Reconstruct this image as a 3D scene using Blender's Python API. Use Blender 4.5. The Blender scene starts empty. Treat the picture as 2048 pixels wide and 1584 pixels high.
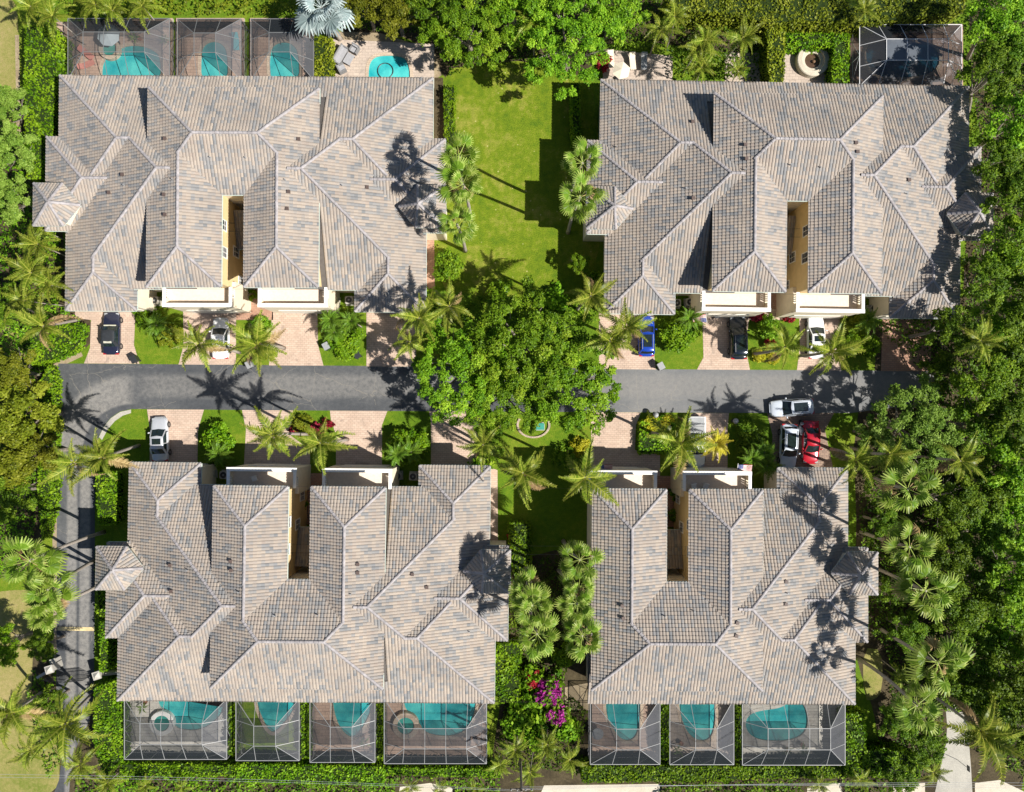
import bpy, bmesh, math, random
import numpy as np
from mathutils import Matrix, Vector, Quaternion

random.seed(4)
rng = np.random.default_rng(11)
scene = bpy.context.scene
COL = scene.collection

# ---------------------------------------------------------------- camera
FPX, CH, TX, TY = 1416.138, 77.8876, 1.29049e-2, -9.17473e-3   # drone 78 m up, looking almost straight down
_ca, _sa, _cb, _sb = math.cos(TX), math.sin(TX), math.cos(TY), math.sin(TY)
RC = np.array([[1, 0, 0], [0, _ca, -_sa], [0, _sa, _ca]]) @ np.array([[_cb, 0, _sb], [0, 1, 0], [-_sb, 0, _cb]])
cam_d = bpy.data.cameras.new('camera')
cam = bpy.data.objects.new('camera', cam_d)
COL.objects.link(cam)
cam_d.sensor_width = 36.0
cam_d.lens = FPX * 36.0 / 2048.0
cam_d.clip_end = 2000.0
cam.matrix_world = Matrix.Translation((0, 0, CH)) @ Matrix([list(r) for r in RC]).to_4x4()
scene.camera = cam

# ---------------------------------------------------------------- light
SUN_EL, SHADOW_AZ = 47.0, 25.0          # shadows run to the west-north-west
w = bpy.data.worlds.new('World'); scene.world = w; w.use_nodes = True
nt = w.node_tree
bg = nt.nodes['Background']
sky = nt.nodes.new('ShaderNodeTexSky'); sky.sky_type = 'NISHITA'; sky.sun_disc = False
sky.sun_elevation = math.radians(SUN_EL)
sky.sun_rotation = math.radians(90 + SHADOW_AZ)
sky.air_density = 1.0; sky.dust_density = 0.6
nt.links.new(sky.outputs[0], bg.inputs[0])
bg.inputs[1].default_value = 0.052
sd = bpy.data.lights.new('sun', 'SUN'); sd.energy = 5.0; sd.angle = math.radians(0.53); sd.color = (1.0, 0.95, 0.87)
sun = bpy.data.objects.new('sun', sd); COL.objects.link(sun)
_az = math.radians(-SHADOW_AZ)
SUNV = Vector((math.cos(_az) * math.cos(math.radians(SUN_EL)), math.sin(_az) * math.cos(math.radians(SUN_EL)), math.sin(math.radians(SUN_EL))))
sun.rotation_euler = SUNV.to_track_quat('Z', 'Y').to_euler()
sun.location = SUNV * 150
vs = scene.view_settings
vs.view_transform = 'Standard'; vs.look = 'None'; vs.gamma = 1.0; vs.use_curve_mapping = False
vs.exposure = 0.62

# ---------------------------------------------------------------- helpers
def G(x, y, z=0.0):
    """the place at height z that the photograph shows at pixel (x, y)"""
    d = RC @ np.array([(x - 1024.0) / FPX, -(y - 792.0) / FPX, -1.0])
    t = (z - CH) / d[2]
    return np.array([0.0, 0.0, CH]) + d * t

def tag(o, label=None, cat=None, group=None, kind=None):
    if label: o['label'] = label
    if cat: o['category'] = cat
    if group: o['group'] = group
    if kind: o['kind'] = kind
    return o

def empty(name, loc=(0, 0, 0), rz=0.0, label=None, cat=None, group=None, parent=None):
    o = bpy.data.objects.new(name, None); COL.objects.link(o)
    o.empty_display_size = 0.3
    o.location = loc; o.rotation_euler = (0, 0, rz)
    if parent: o.parent = parent
    return tag(o, label, cat, group)

def link(name, me, mat, parent=None):
    o = bpy.data.objects.new(name, me); COL.objects.link(o)
    if mat is not None and len(me.materials) == 0: me.materials.append(mat)
    if parent: o.parent = parent
    return o

def npdata(name, V, F, tint=None, smooth=False):
    me = bpy.data.meshes.new(name)
    V = np.asarray(V, np.float32); F = np.asarray(F, np.int32); k = F.shape[1]
    me.vertices.add(len(V)); me.vertices.foreach_set('co', V.ravel())
    me.loops.add(F.size); me.loops.foreach_set('vertex_index', F.ravel())
    me.polygons.add(len(F)); me.polygons.foreach_set('loop_start', np.arange(0, F.size, k, dtype=np.int32))
    me.update(calc_edges=True)
    if tint is not None:
        a = me.attributes.new('tint', 'FLOAT', 'FACE'); a.data.foreach_set('value', np.asarray(tint, np.float32))
    me.polygons.foreach_set('use_smooth', np.full(len(F), bool(smooth)))
    return me

class MB:
    """collects boxes, tubes, prisms, sheets; data() gives ONE mesh"""
    def __init__(s): s.v = []; s.f = []
    def add(s, vs, fs):
        b = len(s.v); s.v += [tuple(map(float, p)) for p in vs]; s.f += [tuple(i + b for i in f) for f in fs]; return s
    def box(s, x0, x1, y0, y1, z0, z1):
        if x0 > x1: x0, x1 = x1, x0
        if y0 > y1: y0, y1 = y1, y0
        return s.add([(x0, y0, z0), (x1, y0, z0), (x1, y1, z0), (x0, y1, z0), (x0, y0, z1), (x1, y0, z1), (x1, y1, z1), (x0, y1, z1)],
                     [(3, 2, 1, 0), (4, 5, 6, 7), (0, 1, 5, 4), (1, 2, 6, 5), (2, 3, 7, 6), (3, 0, 4, 7)])
    def bar(s, a, b, w, h=None):
        a = Vector(a); b = Vector(b); h = h or w
        d = (b - a)
        if d.length < 1e-6: return s
        d.normalize(); up = Vector((0, 0, 1)) if abs(d.z) < .95 else Vector((1, 0, 0))
        x = d.cross(up).normalized() * (w / 2); y = x.cross(d).normalized() * (h / 2)
        P = []
        for c in (a, b): P += [c - x - y, c + x - y, c + x + y, c - x + y]
        return s.add(P, [(3, 2, 1, 0), (4, 5, 6, 7), (0, 1, 5, 4), (1, 2, 6, 5), (2, 3, 7, 6), (3, 0, 4, 7)])
    def tube(s, pts, rad, n=8, caps=True):
        pts = [Vector(p) for p in pts]; b = len(s.v); m = len(pts)
        for i, p in enumerate(pts):
            d = (pts[min(i + 1, m - 1)] - pts[max(i - 1, 0)]).normalized()
            up = Vector((1, 0, 0)) if abs(d.z) > .7 else Vector((0, 0, 1))
            x = d.cross(up).normalized(); y = d.cross(x)
            r = rad[i] if hasattr(rad, '__len__') else rad
            for k in range(n):
                t = 2 * math.pi * k / n
                s.v.append(tuple(p + x * (r * math.cos(t)) + y * (r * math.sin(t))))
        for i in range(m - 1):
            for k in range(n):
                s.f.append((b + i * n + k, b + i * n + (k + 1) % n, b + (i + 1) * n + (k + 1) % n, b + (i + 1) * n + k))
        if caps:
            s.f.append(tuple(b + k for k in range(n))[::-1]); s.f.append(tuple(b + (m - 1) * n + k for k in range(n)))
        return s
    def lathe(s, prof, n=24, c=(0, 0, 0), close=False):
        b = len(s.v); m = len(prof)
        for r, z in prof:
            for k in range(n):
                t = 2 * math.pi * k / n
                s.v.append((c[0] + r * math.cos(t), c[1] + r * math.sin(t), c[2] + z))
        R = m if close else m - 1
        for i in range(R):
            j = (i + 1) % m
            for k in range(n):
                s.f.append((b + i * n + k, b + i * n + (k + 1) % n, b + j * n + (k + 1) % n, b + j * n + k))
        if not close:
            if prof[0][0] > .001: s.f.append(tuple(b + k for k in range(n))[::-1])
            if prof[-1][0] > .001: s.f.append(tuple(b + (m - 1) * n + k for k in range(n)))
        return s
    def prism(s, poly, z0, z1):
        n = len(poly)
        return s.add([(p[0], p[1], z0) for p in poly] + [(p[0], p[1], z1) for p in poly],
                     [tuple(range(n))[::-1], tuple(range(n, 2 * n))] + [(i, (i + 1) % n, n + (i + 1) % n, n + i) for i in range(n)])
    def data(s, name, smooth=False):
        me = bpy.data.meshes.new(name); me.from_pydata(s.v, [], s.f); me.update()
        me.polygons.foreach_set('use_smooth', [bool(smooth)] * len(me.polygons))
        return me
    def build(s, name, mat, parent=None, smooth=False):
        return link(name, s.data(name, smooth), mat, parent)

# ---------------------------------------------------------------- materials
def newmat(name):
    m = bpy.data.materials.new(name); m.use_nodes = True
    t = m.node_tree; p = t.nodes['Principled BSDF']
    return m, t, p
def node(t, typ, **kw):
    n = t.nodes.new('ShaderNode' + typ)
    for k, v in kw.items(): setattr(n, k, v)
    return n
def ramp(t, src, stops, interp='LINEAR'):
    r = node(t, 'ValToRGB'); r.color_ramp.interpolation = interp
    e = r.color_ramp.elements
    while len(e) < len(stops): e.new(0.5)
    for i, (pos, c) in enumerate(stops):
        e[i].position = pos; e[i].color = (c[0], c[1], c[2], 1)
    t.links.new(src, r.inputs[0]); return r.outputs[0]
def noise(t, scale, detail=4, coord='Object', rough=.55, vec=None, dist=0.0):
    n = node(t, 'TexNoise'); n.inputs['Scale'].default_value = scale; n.inputs['Detail'].default_value = detail
    n.inputs['Roughness'].default_value = rough; n.inputs['Distortion'].default_value = dist
    if vec is None:
        c = node(t, 'TexCoord'); vec = c.outputs[coord]
    t.links.new(vec, n.inputs['Vector']); return n.outputs['Fac']
def mixc(t, fac, a, b, mode='MIX'):
    m = node(t, 'MixRGB', blend_type=mode)
    for i, x in enumerate((fac, a, b)):
        if hasattr(x, 'is_linked') or hasattr(x, 'links'): t.links.new(x, m.inputs[i])
        elif isinstance(x, (int, float)): m.inputs[i].default_value = x
        else: m.inputs[i].default_value = (x[0], x[1], x[2], 1)
    return m.outputs[0]
def bump(t, p, src, strength=.4, dist=.05):
    b = node(t, 'Bump'); b.inputs['Strength'].default_value = strength; b.inputs['Distance'].default_value = dist
    t.links.new(src, b.inputs['Height']); t.links.new(b.outputs[0], p.inputs['Normal'])
def math_(t, op, a, b=None):
    m = node(t, 'Math', operation=op)
    for i, x in enumerate((a, b)):
        if x is None: continue
        if isinstance(x, (int, float)): m.inputs[i].default_value = x
        else: t.links.new(x, m.inputs[i])
    return m.outputs[0]

def plain(name, c, rough=.6, metal=0.0, var=.12, scale=3.0, spec=.5):
    m, t, p = newmat(name)
    f = noise(t, scale, 5)
    lo = [x * (1 - var) for x in c]; hi = [min(1, x * (1 + var)) for x in c]
    t.links.new(ramp(t, f, [(.3, lo), (.7, hi)]), p.inputs['Base Color'])
    p.inputs['Roughness'].default_value = rough; p.inputs['Metallic'].default_value = metal
    p.inputs['Specular IOR Level'].default_value = spec
    return m

def leafmat(name, dark, mid, light, rough=.5, trans=.3, hue=.07):
    m, t, p = newmat(name)
    a = node(t, 'Attribute', attribute_name='tint')
    oi = node(t, 'ObjectInfo')
    c = ramp(t, a.outputs['Fac'], [(0.0, dark), (.5, mid), (1.0, light)])
    hsv = node(t, 'HueSaturation')
    t.links.new(c, hsv.inputs['Color'])
    h = math_(t, 'ADD', math_(t, 'MULTIPLY', oi.outputs['Random'], hue * .25), .5 - hue * .125)
    v = math_(t, 'ADD', math_(t, 'MULTIPLY', oi.outputs['Random'], .45), .8)
    t.links.new(h, hsv.inputs['Hue']); t.links.new(v, hsv.inputs['Value'])
    t.links.new(hsv.outputs[0], p.inputs['Base Color'])
    p.inputs['Roughness'].default_value = rough
    p.inputs['Specular IOR Level'].default_value = .18
    tr = node(t, 'BsdfTranslucent'); t.links.new(hsv.outputs[0], tr.inputs['Color'])
    mx = node(t, 'MixShader'); mx.inputs[0].default_value = trans
    t.links.new(p.outputs[0], mx.inputs[1]); t.links.new(tr.outputs[0], mx.inputs[2])
    t.links.new(mx.outputs[0], t.nodes['Material Output'].inputs['Surface'])
    return m

def tilemat():
    m, t, p = newmat('clay_roof_tile')
    a = node(t, 'Attribute', attribute_name='tint')
    c = ramp(t, a.outputs['Fac'], [(0.0, (.20, .205, .21)), (.14, (.25, .25, .252)), (.25, (.295, .282, .27)), (.36, (.325, .29, .258)), (.6, (.365, .315, .272)), (.85, (.395, .34, .285)), (1.0, (.35, .293, .25))])
    n = noise(t, .35, 5)
    c2 = mixc(t, .5, c, ramp(t, n, [(.36, (.70, .71, .73)), (.64, (1.04, 1.03, 1.02))]), 'MULTIPLY')
    n2 = noise(t, 9, 2)
    c3 = mixc(t, .35, c2, ramp(t, n2, [(.3, (.78, .77, .76)), (.6, (1, 1, 1))]), 'MULTIPLY')
    t.links.new(c3, p.inputs['Base Color'])
    p.inputs['Roughness'].default_value = .75; p.inputs['Specular IOR Level'].default_value = .25
    return m

def groundmat(name, cols, s1=.25, s2=6.0, fine=40.0, bstr=.6, rough=.9, specks=False):
    m, t, p = newmat(name)
    n1 = noise(t, s1, 6, rough=.6, dist=.6); n2 = noise(t, s2, 6, rough=.7); n3 = noise(t, fine, 2)
    f = math_(t, 'ADD', math_(t, 'MULTIPLY', n1, .55), math_(t, 'MULTIPLY', n2, .45))
    c = ramp(t, f, [(.36, cols[0]), (.5, cols[1]), (.64, cols[2])])
    c = mixc(t, .7, c, ramp(t, n3, [(.3, (.55, .55, .5)), (.65, (1.15, 1.15, 1.1))]), 'MULTIPLY')
    if specks:
        vo = node(t, 'TexVoronoi'); vo.inputs['Scale'].default_value = 1.1; co = node(t, 'TexCoord'); t.links.new(co.outputs['Object'], vo.inputs['Vector'])
        sp = math_(t, 'MULTIPLY', math_(t, 'LESS_THAN', vo.outputs['Distance'], .09), math_(t, 'GREATER_THAN', n1, .47))
        c = mixc(t, math_(t, 'MULTIPLY', sp, .7), c, (.50, .46, .20))
        wv = node(t, 'TexWave'); wv.inputs['Scale'].default_value = .35; wv.inputs['Distortion'].default_value = 1.5; t.links.new(co.outputs['Object'], wv.inputs['Vector'])
        c = mixc(t, .22, c, ramp(t, wv.outputs['Fac'], [(.3, (.75, .82, .7)), (.7, (1.1, 1.06, 1.0))]), 'MULTIPLY')
    t.links.new(c, p.inputs['Base Color']); p.inputs['Roughness'].default_value = rough
    p.inputs['Specular IOR Level'].default_value = .2
    bump(t, p, n3, bstr, .06)
    return m

def pavermat(name, c1, c2, mortar, scale=1.0, wear=.5):
    m, t, p = newmat(name)
    co = node(t, 'TexCoord')
    b = node(t, 'TexBrick'); t.links.new(co.outputs['Object'], b.inputs['Vector'])
    b.inputs['Scale'].default_value = scale
    b.inputs['Brick Width'].default_value = .46; b.inputs['Row Height'].default_value = .23; b.inputs['Mortar Size'].default_value = .018
    b.inputs['Color1'].default_value = (*c1, 1); b.inputs['Color2'].default_value = (*c2, 1); b.inputs['Mortar'].default_value = (*mortar, 1)
    n = noise(t, .6, 6, rough=.65)
    c = mixc(t, wear, b.outputs['Color'], ramp(t, n, [(.3, (.68, .66, .62)), (.7, (1.08, 1.05, 1.0))]), 'MULTIPLY')
    n2 = noise(t, 7, 4)
    c = mixc(t, .4, c, ramp(t, n2, [(.3, (.72, .7, .68)), (.65, (1.05, 1.05, 1.05))]), 'MULTIPLY')
    st = noise(t, .9, 3, dist=.8)
    c = mixc(t, ramp(t, st, [(.60, (0, 0, 0)), (.72, (.5, .5, .5))]), c, (.20, .16, .14))
    t.links.new(c, p.inputs['Base Color']); p.inputs['Roughness'].default_value = .85
    p.inputs['Specular IOR Level'].default_value = .25
    bump(t, p, b.outputs['Fac'], .35, -.01)
    return m

M = {}
M['tile'] = tilemat()
M['cap'] = plain('ridge_cap_tile', (.315, .295, .30), .7, var=.3, scale=2.2, spec=.25)
M['deck'] = plain('roof_underlay', (.10, .09, .085), .9)
M['cream'] = plain('cream_stucco', (.74, .66, .52), .85, var=.06, scale=1.5, spec=.2)
M['yellow'] = plain('yellow_stucco', (.68, .53, .29), .85, var=.08, scale=1.2, spec=.2)
M['white'] = plain('white_paint', (.80, .79, .76), .55, var=.05)
M['gutter'] = plain('pale_green_gutter', (.52, .60, .54), .45, var=.08)
M['terrace'] = plain('terrace_floor', (.70, .60, .50), .8, var=.08, scale=4)
M['dark'] = plain('dark_metal', (.03, .032, .035), .45, var=.2)
M['grey'] = plain('grey_metal', (.30, .31, .32), .5, var=.15)
M['beige'] = plain('beige_metal', (.42, .40, .36), .5, var=.1)
M['alu'] = plain('white_aluminium', (.30, .305, .31), .45, var=.06)
M['alu_bright'] = plain('bright_white_aluminium', (.74, .74, .75), .4, var=.05)
M['bronze'] = plain('grey_bronze_aluminium', (.18, .185, .19), .45, var=.1)
M['garage'] = plain('garage_door_paint', (.72, .68, .60), .6, var=.05)
M['wood'] = plain('brown_wood', (.16, .09, .045), .7, var=.3, scale=6)
M['bark'] = plain('grey_bark', (.22, .19, .16), .9, var=.35, scale=5, spec=.1)
M['palmbark'] = plain('pale_palm_bark', (.34, .30, .26), .9, var=.3, scale=8, spec=.1)
M['concrete'] = groundmat('concrete', [(.36, .34, .31), (.43, .41, .37), (.50, .47, .42)], .5, 5, 30, .15)
M['sidewalk'] = groundmat('sidewalk_concrete', [(.52, .46, .38), (.60, .54, .45), (.66, .60, .51)], .5, 5, 30, .15)
M['grass'] = groundmat('lawn_grass', [(.06, .135, .006), (.11, .19, .008), (.20, .24, .022)], .16, 2.2, 10, .9)
M['lawn'] = groundmat('sunny_lawn', [(.07, .14, .006), (.145, .205, .009), (.30, .285, .06)], .13, 1.3, 9, .9, specks=True)
M['drygrass'] = groundmat('dry_grass', [(.15, .19, .03), (.27, .25, .08), (.36, .29, .13)], .2, 2.5, 14, .7)
M['soil'] = groundmat('leaf_litter_soil', [(.035, .028, .018), (.07, .055, .03), (.12, .095, .055)], .5, 4, 18, .8)
M['sand'] = groundmat('sandy_soil', [(.22, .17, .11), (.34, .27, .18), (.42, .35, .25)], .4, 4, 20, .5)
M['bush_soil'] = groundmat('bed_mulch', [(.05, .035, .02), (.09, .06, .035), (.13, .09, .05)], .6, 5, 22, .8)
M['paver'] = pavermat('pink_tan_paver', (.53, .40, .32), (.60, .47, .38), (.38, .29, .24))
M['paver2'] = pavermat('terracotta_paver', (.42, .24, .17), (.50, .31, .22), (.28, .19, .15))
M['paver3'] = pavermat('grey_brown_paver', (.28, .20, .16), (.36, .26, .20), (.18, .14, .12))
M['pooldeck'] = pavermat('pale_pool_deck', (.50, .42, .36), (.56, .47, .40), (.38, .32, .28), .7)
M['pooldeck_r'] = pavermat('rosy_pool_deck', (.42, .30, .24), (.48, .35, .28), (.30, .22, .18), .7)
M['pooldeck_w'] = pavermat('white_pool_deck', (.62, .60, .56), (.68, .66, .61), (.48, .46, .43), .7)
M['coping'] = pavermat('pool_coping', (.52, .42, .32), (.58, .48, .38), (.40, .32, .26), 1.0)

def asphalt():
    m, t, p = newmat('worn_asphalt')
    n1 = noise(t, .10, 6, rough=.62, dist=.4); n2 = noise(t, 2.2, 6, rough=.7); n3 = noise(t, 28, 2)
    geo = node(t, 'NewGeometry'); sep = node(t, 'SeparateXYZ'); t.links.new(geo.outputs['Position'], sep.inputs[0])
    X, Y = sep.outputs[0], sep.outputs[1]
    def band(src, c, hw):      # worn wheel track round the line src = c
        d = math_(t, 'ABSOLUTE', math_(t, 'SUBTRACT', src, c))
        mr = node(t, 'MapRange'); mr.interpolation_type = 'SMOOTHSTEP'
        t.links.new(d, mr.inputs[0]); mr.inputs[1].default_value = hw; mr.inputs[2].default_value = hw * 2.1
        mr.inputs[3].default_value = 1; mr.inputs[4].default_value = 0
        return mr.outputs[0]
    def step(src, e0, e1):
        mr = node(t, 'MapRange'); mr.interpolation_type = 'SMOOTHSTEP'; t.links.new(src, mr.inputs[0])
        mr.inputs[1].default_value = e0; mr.inputs[2].default_value = e1; return mr.outputs[0]
    lane = math_(t, 'MULTIPLY', math_(t, 'MAXIMUM', band(X, LANE[0], .35), band(X, LANE[1], .35)), step(Y, CURVE[1] + 1, CURVE[1] - 2))
    dx = math_(t, 'SUBTRACT', X, CURVE[0]); dy = math_(t, 'SUBTRACT', Y, CURVE[1])
    rr = math_(t, 'SQRT', math_(t, 'ADD', math_(t, 'MULTIPLY', dx, dx), math_(t, 'MULTIPLY', dy, dy)))
    quad = math_(t, 'MULTIPLY', step(dy, -1, 1), step(dx, 1, -1))
    arc = math_(t, 'MULTIPLY', math_(t, 'MAXIMUM', band(rr, CURVE[2], .9), band(rr, CURVE[3], .3)), quad)
    mainb = math_(t, 'MULTIPLY', band(Y, ROADY, .8), step(dx, -1, 3))
    worn = math_(t, 'MAXIMUM', math_(t, 'MAXIMUM', lane, arc), math_(t, 'MULTIPLY', mainb, .55))
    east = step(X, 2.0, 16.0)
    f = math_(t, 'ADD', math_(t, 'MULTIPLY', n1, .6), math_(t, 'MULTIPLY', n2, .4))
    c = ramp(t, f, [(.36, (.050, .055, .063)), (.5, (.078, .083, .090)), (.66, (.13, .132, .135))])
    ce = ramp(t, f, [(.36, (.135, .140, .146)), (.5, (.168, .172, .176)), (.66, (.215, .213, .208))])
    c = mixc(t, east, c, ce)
    wn = math_(t, 'MULTIPLY', worn, ramp(t, n2, [(.32, (.35, .35, .35)), (.6, (.95, .95, .95))]))
    c = mixc(t, wn, c, (.25, .24, .225))
    # hairline cracks
    vor = node(t, 'TexVoronoi', feature='DISTANCE_TO_EDGE'); vor.inputs['Scale'].default_value = .33
    nz = node(t, 'TexNoise'); nz.inputs['Scale'].default_value = 1.3; tc = node(t, 'TexCoord'); t.links.new(tc.outputs['Object'], nz.inputs['Vector'])
    vm = node(t, 'MixRGB'); vm.inputs[0].default_value = .35; t.links.new(tc.outputs['Object'], vm.inputs[1]); t.links.new(nz.outputs['Color'], vm.inputs[2])
    t.links.new(vm.outputs[0], vor.inputs['Vector'])
    ck = math_(t, 'MULTIPLY', math_(t, 'LESS_THAN', vor.outputs['Distance'], .005), math_(t, 'GREATER_THAN', n1, .5))
    c = mixc(t, math_(t, 'MULTIPLY', ck, .35), c, (.30, .27, .22))
    c = mixc(t, .45, c, ramp(t, n3, [(.3, (.6, .6, .6)), (.65, (1.15, 1.15, 1.15))]), 'MULTIPLY')
    t.links.new(c, p.inputs['Base Color']); p.inputs['Roughness'].default_value = .85
    p.inputs['Specular IOR Level'].default_value = .3
    bump(t, p, n3, .3, .02)
    return m
LANE = (G(143, 1200)[0], G(169, 1200)[0]); ROADY = G(500, 772)[1]
_c = G(262, 905); CURVE = (_c[0], _c[1], abs(G(262, 776)[1] - _c[1]), abs(G(262, 800)[1] - _c[1]))
M['asphalt'] = asphalt()

def watermat(name, deep, shallow):
    m, t, p = newmat(name)
    n = noise(t, .35, 3); n2 = noise(t, 3.2, 4, dist=1.2)
    c = ramp(t, n, [(.35, deep), (.65, shallow)])
    c = mixc(t, .35, c, ramp(t, n2, [(.42, (.8, .85, .88)), (.56, (1.15, 1.15, 1.12))]), 'MULTIPLY')
    t.links.new(c, p.inputs['Base Color']); p.inputs['Roughness'].default_value = .06
    p.inputs['IOR'].default_value = 1.33
    bump(t, p, n2, .25, .05)
    return m
M['water'] = watermat('turquoise_pool_water', (.015, .32, .36), (.09, .52, .50))
M['water_d'] = watermat('dark_pool_water', (.006, .06, .11), (.02, .11, .17))
M['water_g'] = watermat('green_spa_water', (.03, .26, .22), (.09, .38, .32))

def screenmat(name, c, alpha):
    m, t, p = newmat(name)
    tr = node(t, 'BsdfTransparent'); df = node(t, 'BsdfDiffuse'); df.inputs['Color'].default_value = (*c, 1)
    f = noise(t, .8, 3)
    mx = node(t, 'MixShader')
    t.links.new(ramp(t, f, [(.3, (alpha * .9,) * 3), (.7, (min(1, alpha * 1.1),) * 3)]), mx.inputs[0])
    t.links.new(tr.outputs[0], mx.inputs[1]); t.links.new(df.outputs[0], mx.inputs[2])
    t.links.new(mx.outputs[0], t.nodes['Material Output'].inputs['Surface'])
    return m
M['screen'] = screenmat('grey_insect_screen', (.085, .088, .095), .46)  # one mesh in several copies, toned to imitate lit and shaded slopes
M['screen_lit'] = screenmat('lit_toned_insect_screen', (.10, .104, .115), .68)  # lighter copy, the lit look of a slope put into its colour
M['screen_t'] = screenmat('clear_insect_screen', (.05, .052, .058), .20)
M['screen_shade'] = screenmat('shade_toned_insect_screen', (.022, .026, .030), .80)  # dark copy, the shaded look of the outer slope painted in
M['screen_haze'] = screenmat('haze_toned_screen', (.15, .17, .20), .74)  # pale haze over the flat top painted into the mesh colour

def paint(name, c, rough=.22, flake=0.0, coat=.6):
    m, t, p = newmat(name)
    f = noise(t, 1.5, 3)
    t.links.new(ramp(t, f, [(.3, [x * .93 for x in c]), (.7, c)]), p.inputs['Base Color'])
    p.inputs['Roughness'].default_value = rough; p.inputs['Metallic'].default_value = flake
    p.inputs['Coat Weight'].default_value = coat; p.inputs['Coat Roughness'].default_value = .08
    return m
M['glass'] = plain('dark_car_glass', (.012, .02, .02), .06, var=.3, spec=.9)
M['pane'] = plain('window_pane', (.02, .028, .035), .05, var=.3, spec=.9)
M['tyre'] = plain('rubber_tyre', (.018, .018, .019), .8, var=.2)
M['rim'] = plain('alloy_rim', (.35, .35, .36), .3, .8, var=.1)
M['lamp'] = plain('clear_headlamp', (.35, .37, .39), .15, var=.1)
M['redlamp'] = plain('red_tail_lamp', (.45, .015, .02), .2, var=.1)
M['black_cloth'] = plain('black_soft_top', (.020, .024, .030), .8, var=.2)
M['leather'] = plain('cream_leather', (.50, .49, .40), .5, var=.1)

M['leaf_oak'] = leafmat('oak_leaf', (0.04, 0.115, 0.004), (0.15, 0.3, 0.01), (0.33, 0.48, 0.03))
M['leaf_wood'] = leafmat('woodland_leaf', (0.025, 0.07, 0.004), (0.1, 0.185, 0.008), (0.25, 0.36, 0.026))
M['leaf_light'] = leafmat('light_tree_leaf', (0.06, 0.14, 0.012), (0.18, 0.29, 0.035), (0.3, 0.42, 0.08))
M['leaf_olive'] = leafmat('olive_leaf', (0.06, 0.085, 0.004), (0.16, 0.19, 0.01), (0.29, 0.3, 0.03))
M['leaf_hedge'] = leafmat('hedge_leaf', (0.05, 0.14, 0.003), (0.14, 0.27, 0.006), (0.28, 0.42, 0.018))
M['leaf_hedge_y'] = leafmat('yellow_hedge_leaf', (.10, .15, .006), (.22, .28, .012), (.38, .42, .04))
M['leaf_red'] = leafmat('red_leaf', (.10, .006, .012), (.28, .012, .03), (.48, .05, .07))
M['leaf_magenta'] = leafmat('magenta_bract', (0.26, 0.015, 0.16), (0.5, 0.04, 0.33), (0.66, 0.14, 0.48))
M['leaf_gold'] = leafmat('golden_leaf', (.20, .20, .008), (.42, .40, .015), (.60, .56, .06))
M['frond'] = leafmat('coconut_frond', (0.045, 0.085, 0.005), (0.125, 0.18, 0.012), (0.34, 0.36, 0.055), rough=.4, trans=.25)
M['frond_dark'] = leafmat('date_palm_frond', (0.04, 0.1, 0.006), (0.1, 0.2, 0.014), (0.2, 0.31, 0.04), rough=.4, trans=.25)
M['frond_yellow'] = leafmat('yellow_frond', (.22, .22, .010), (.40, .36, .02), (.60, .50, .07), rough=.4, trans=.25)
M['fan'] = leafmat('fan_palm_leaf', (0.05, 0.115, 0.008), (0.14, 0.235, 0.018), (0.38, 0.45, 0.11), rough=.4, trans=.3)
M['frond_dead'] = leafmat('dead_brown_frond', (.12, .075, .03), (.24, .16, .07), (.38, .28, .14), rough=.7, trans=.1)
M['silver'] = leafmat('silver_palm_leaf', (0.13, 0.19, 0.19), (0.27, 0.34, 0.34), (0.46, 0.53, 0.52), rough=.5, trans=.15, hue=.04)
# ================================================================ the ground
def smooth_poly(pts, it=2):
    P = [np.array(p, float) for p in pts]
    for _ in range(it):
        Q = []
        for i in range(len(P)):
            a, b = P[i], P[(i + 1) % len(P)]
            Q += [a * .75 + b * .25, a * .25 + b * .75]
        P = Q
    return P
def fill(name, loops, z, mat, parent=None):
    """flat sheet from an outer loop and holes, points already in metres"""
    bm = bmesh.new(); edges = []
    for lp in loops:
        vs_ = [bm.verts.new((p[0], p[1], z)) for p in lp]
        for i in range(len(vs_)): edges.append(bm.edges.new((vs_[i], vs_[(i + 1) % len(vs_)])))
    bmesh.ops.triangle_fill(bm, use_beauty=True, use_dissolve=False, edges=edges)
    for f in bm.faces:
        if f.normal.z < 0: f.normal_flip()
    me = bpy.data.meshes.new(name); bm.to_mesh(me); bm.free()
    return link(name, me, mat, parent)
def patch(name, pts, mat, z, smooth=0, kind='structure'):
    P = smooth_poly(pts, smooth) if smooth else pts
    o = fill(name, [[G(p[0], p[1], z)[:2] for p in P]], z, M[mat])
    o['kind'] = kind
    return o

g = MB().add([(-300, -300, 0), (300, -300, 0), (300, 300, 0), (-300, 300, 0)], [(0, 1, 2, 3)]).build('ground', M['grass'])
g['kind'] = 'structure'
Z1, Z2, Z3, Z4, Z5, Z6 = .004, .008, .012, .016, .020, .024
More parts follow.
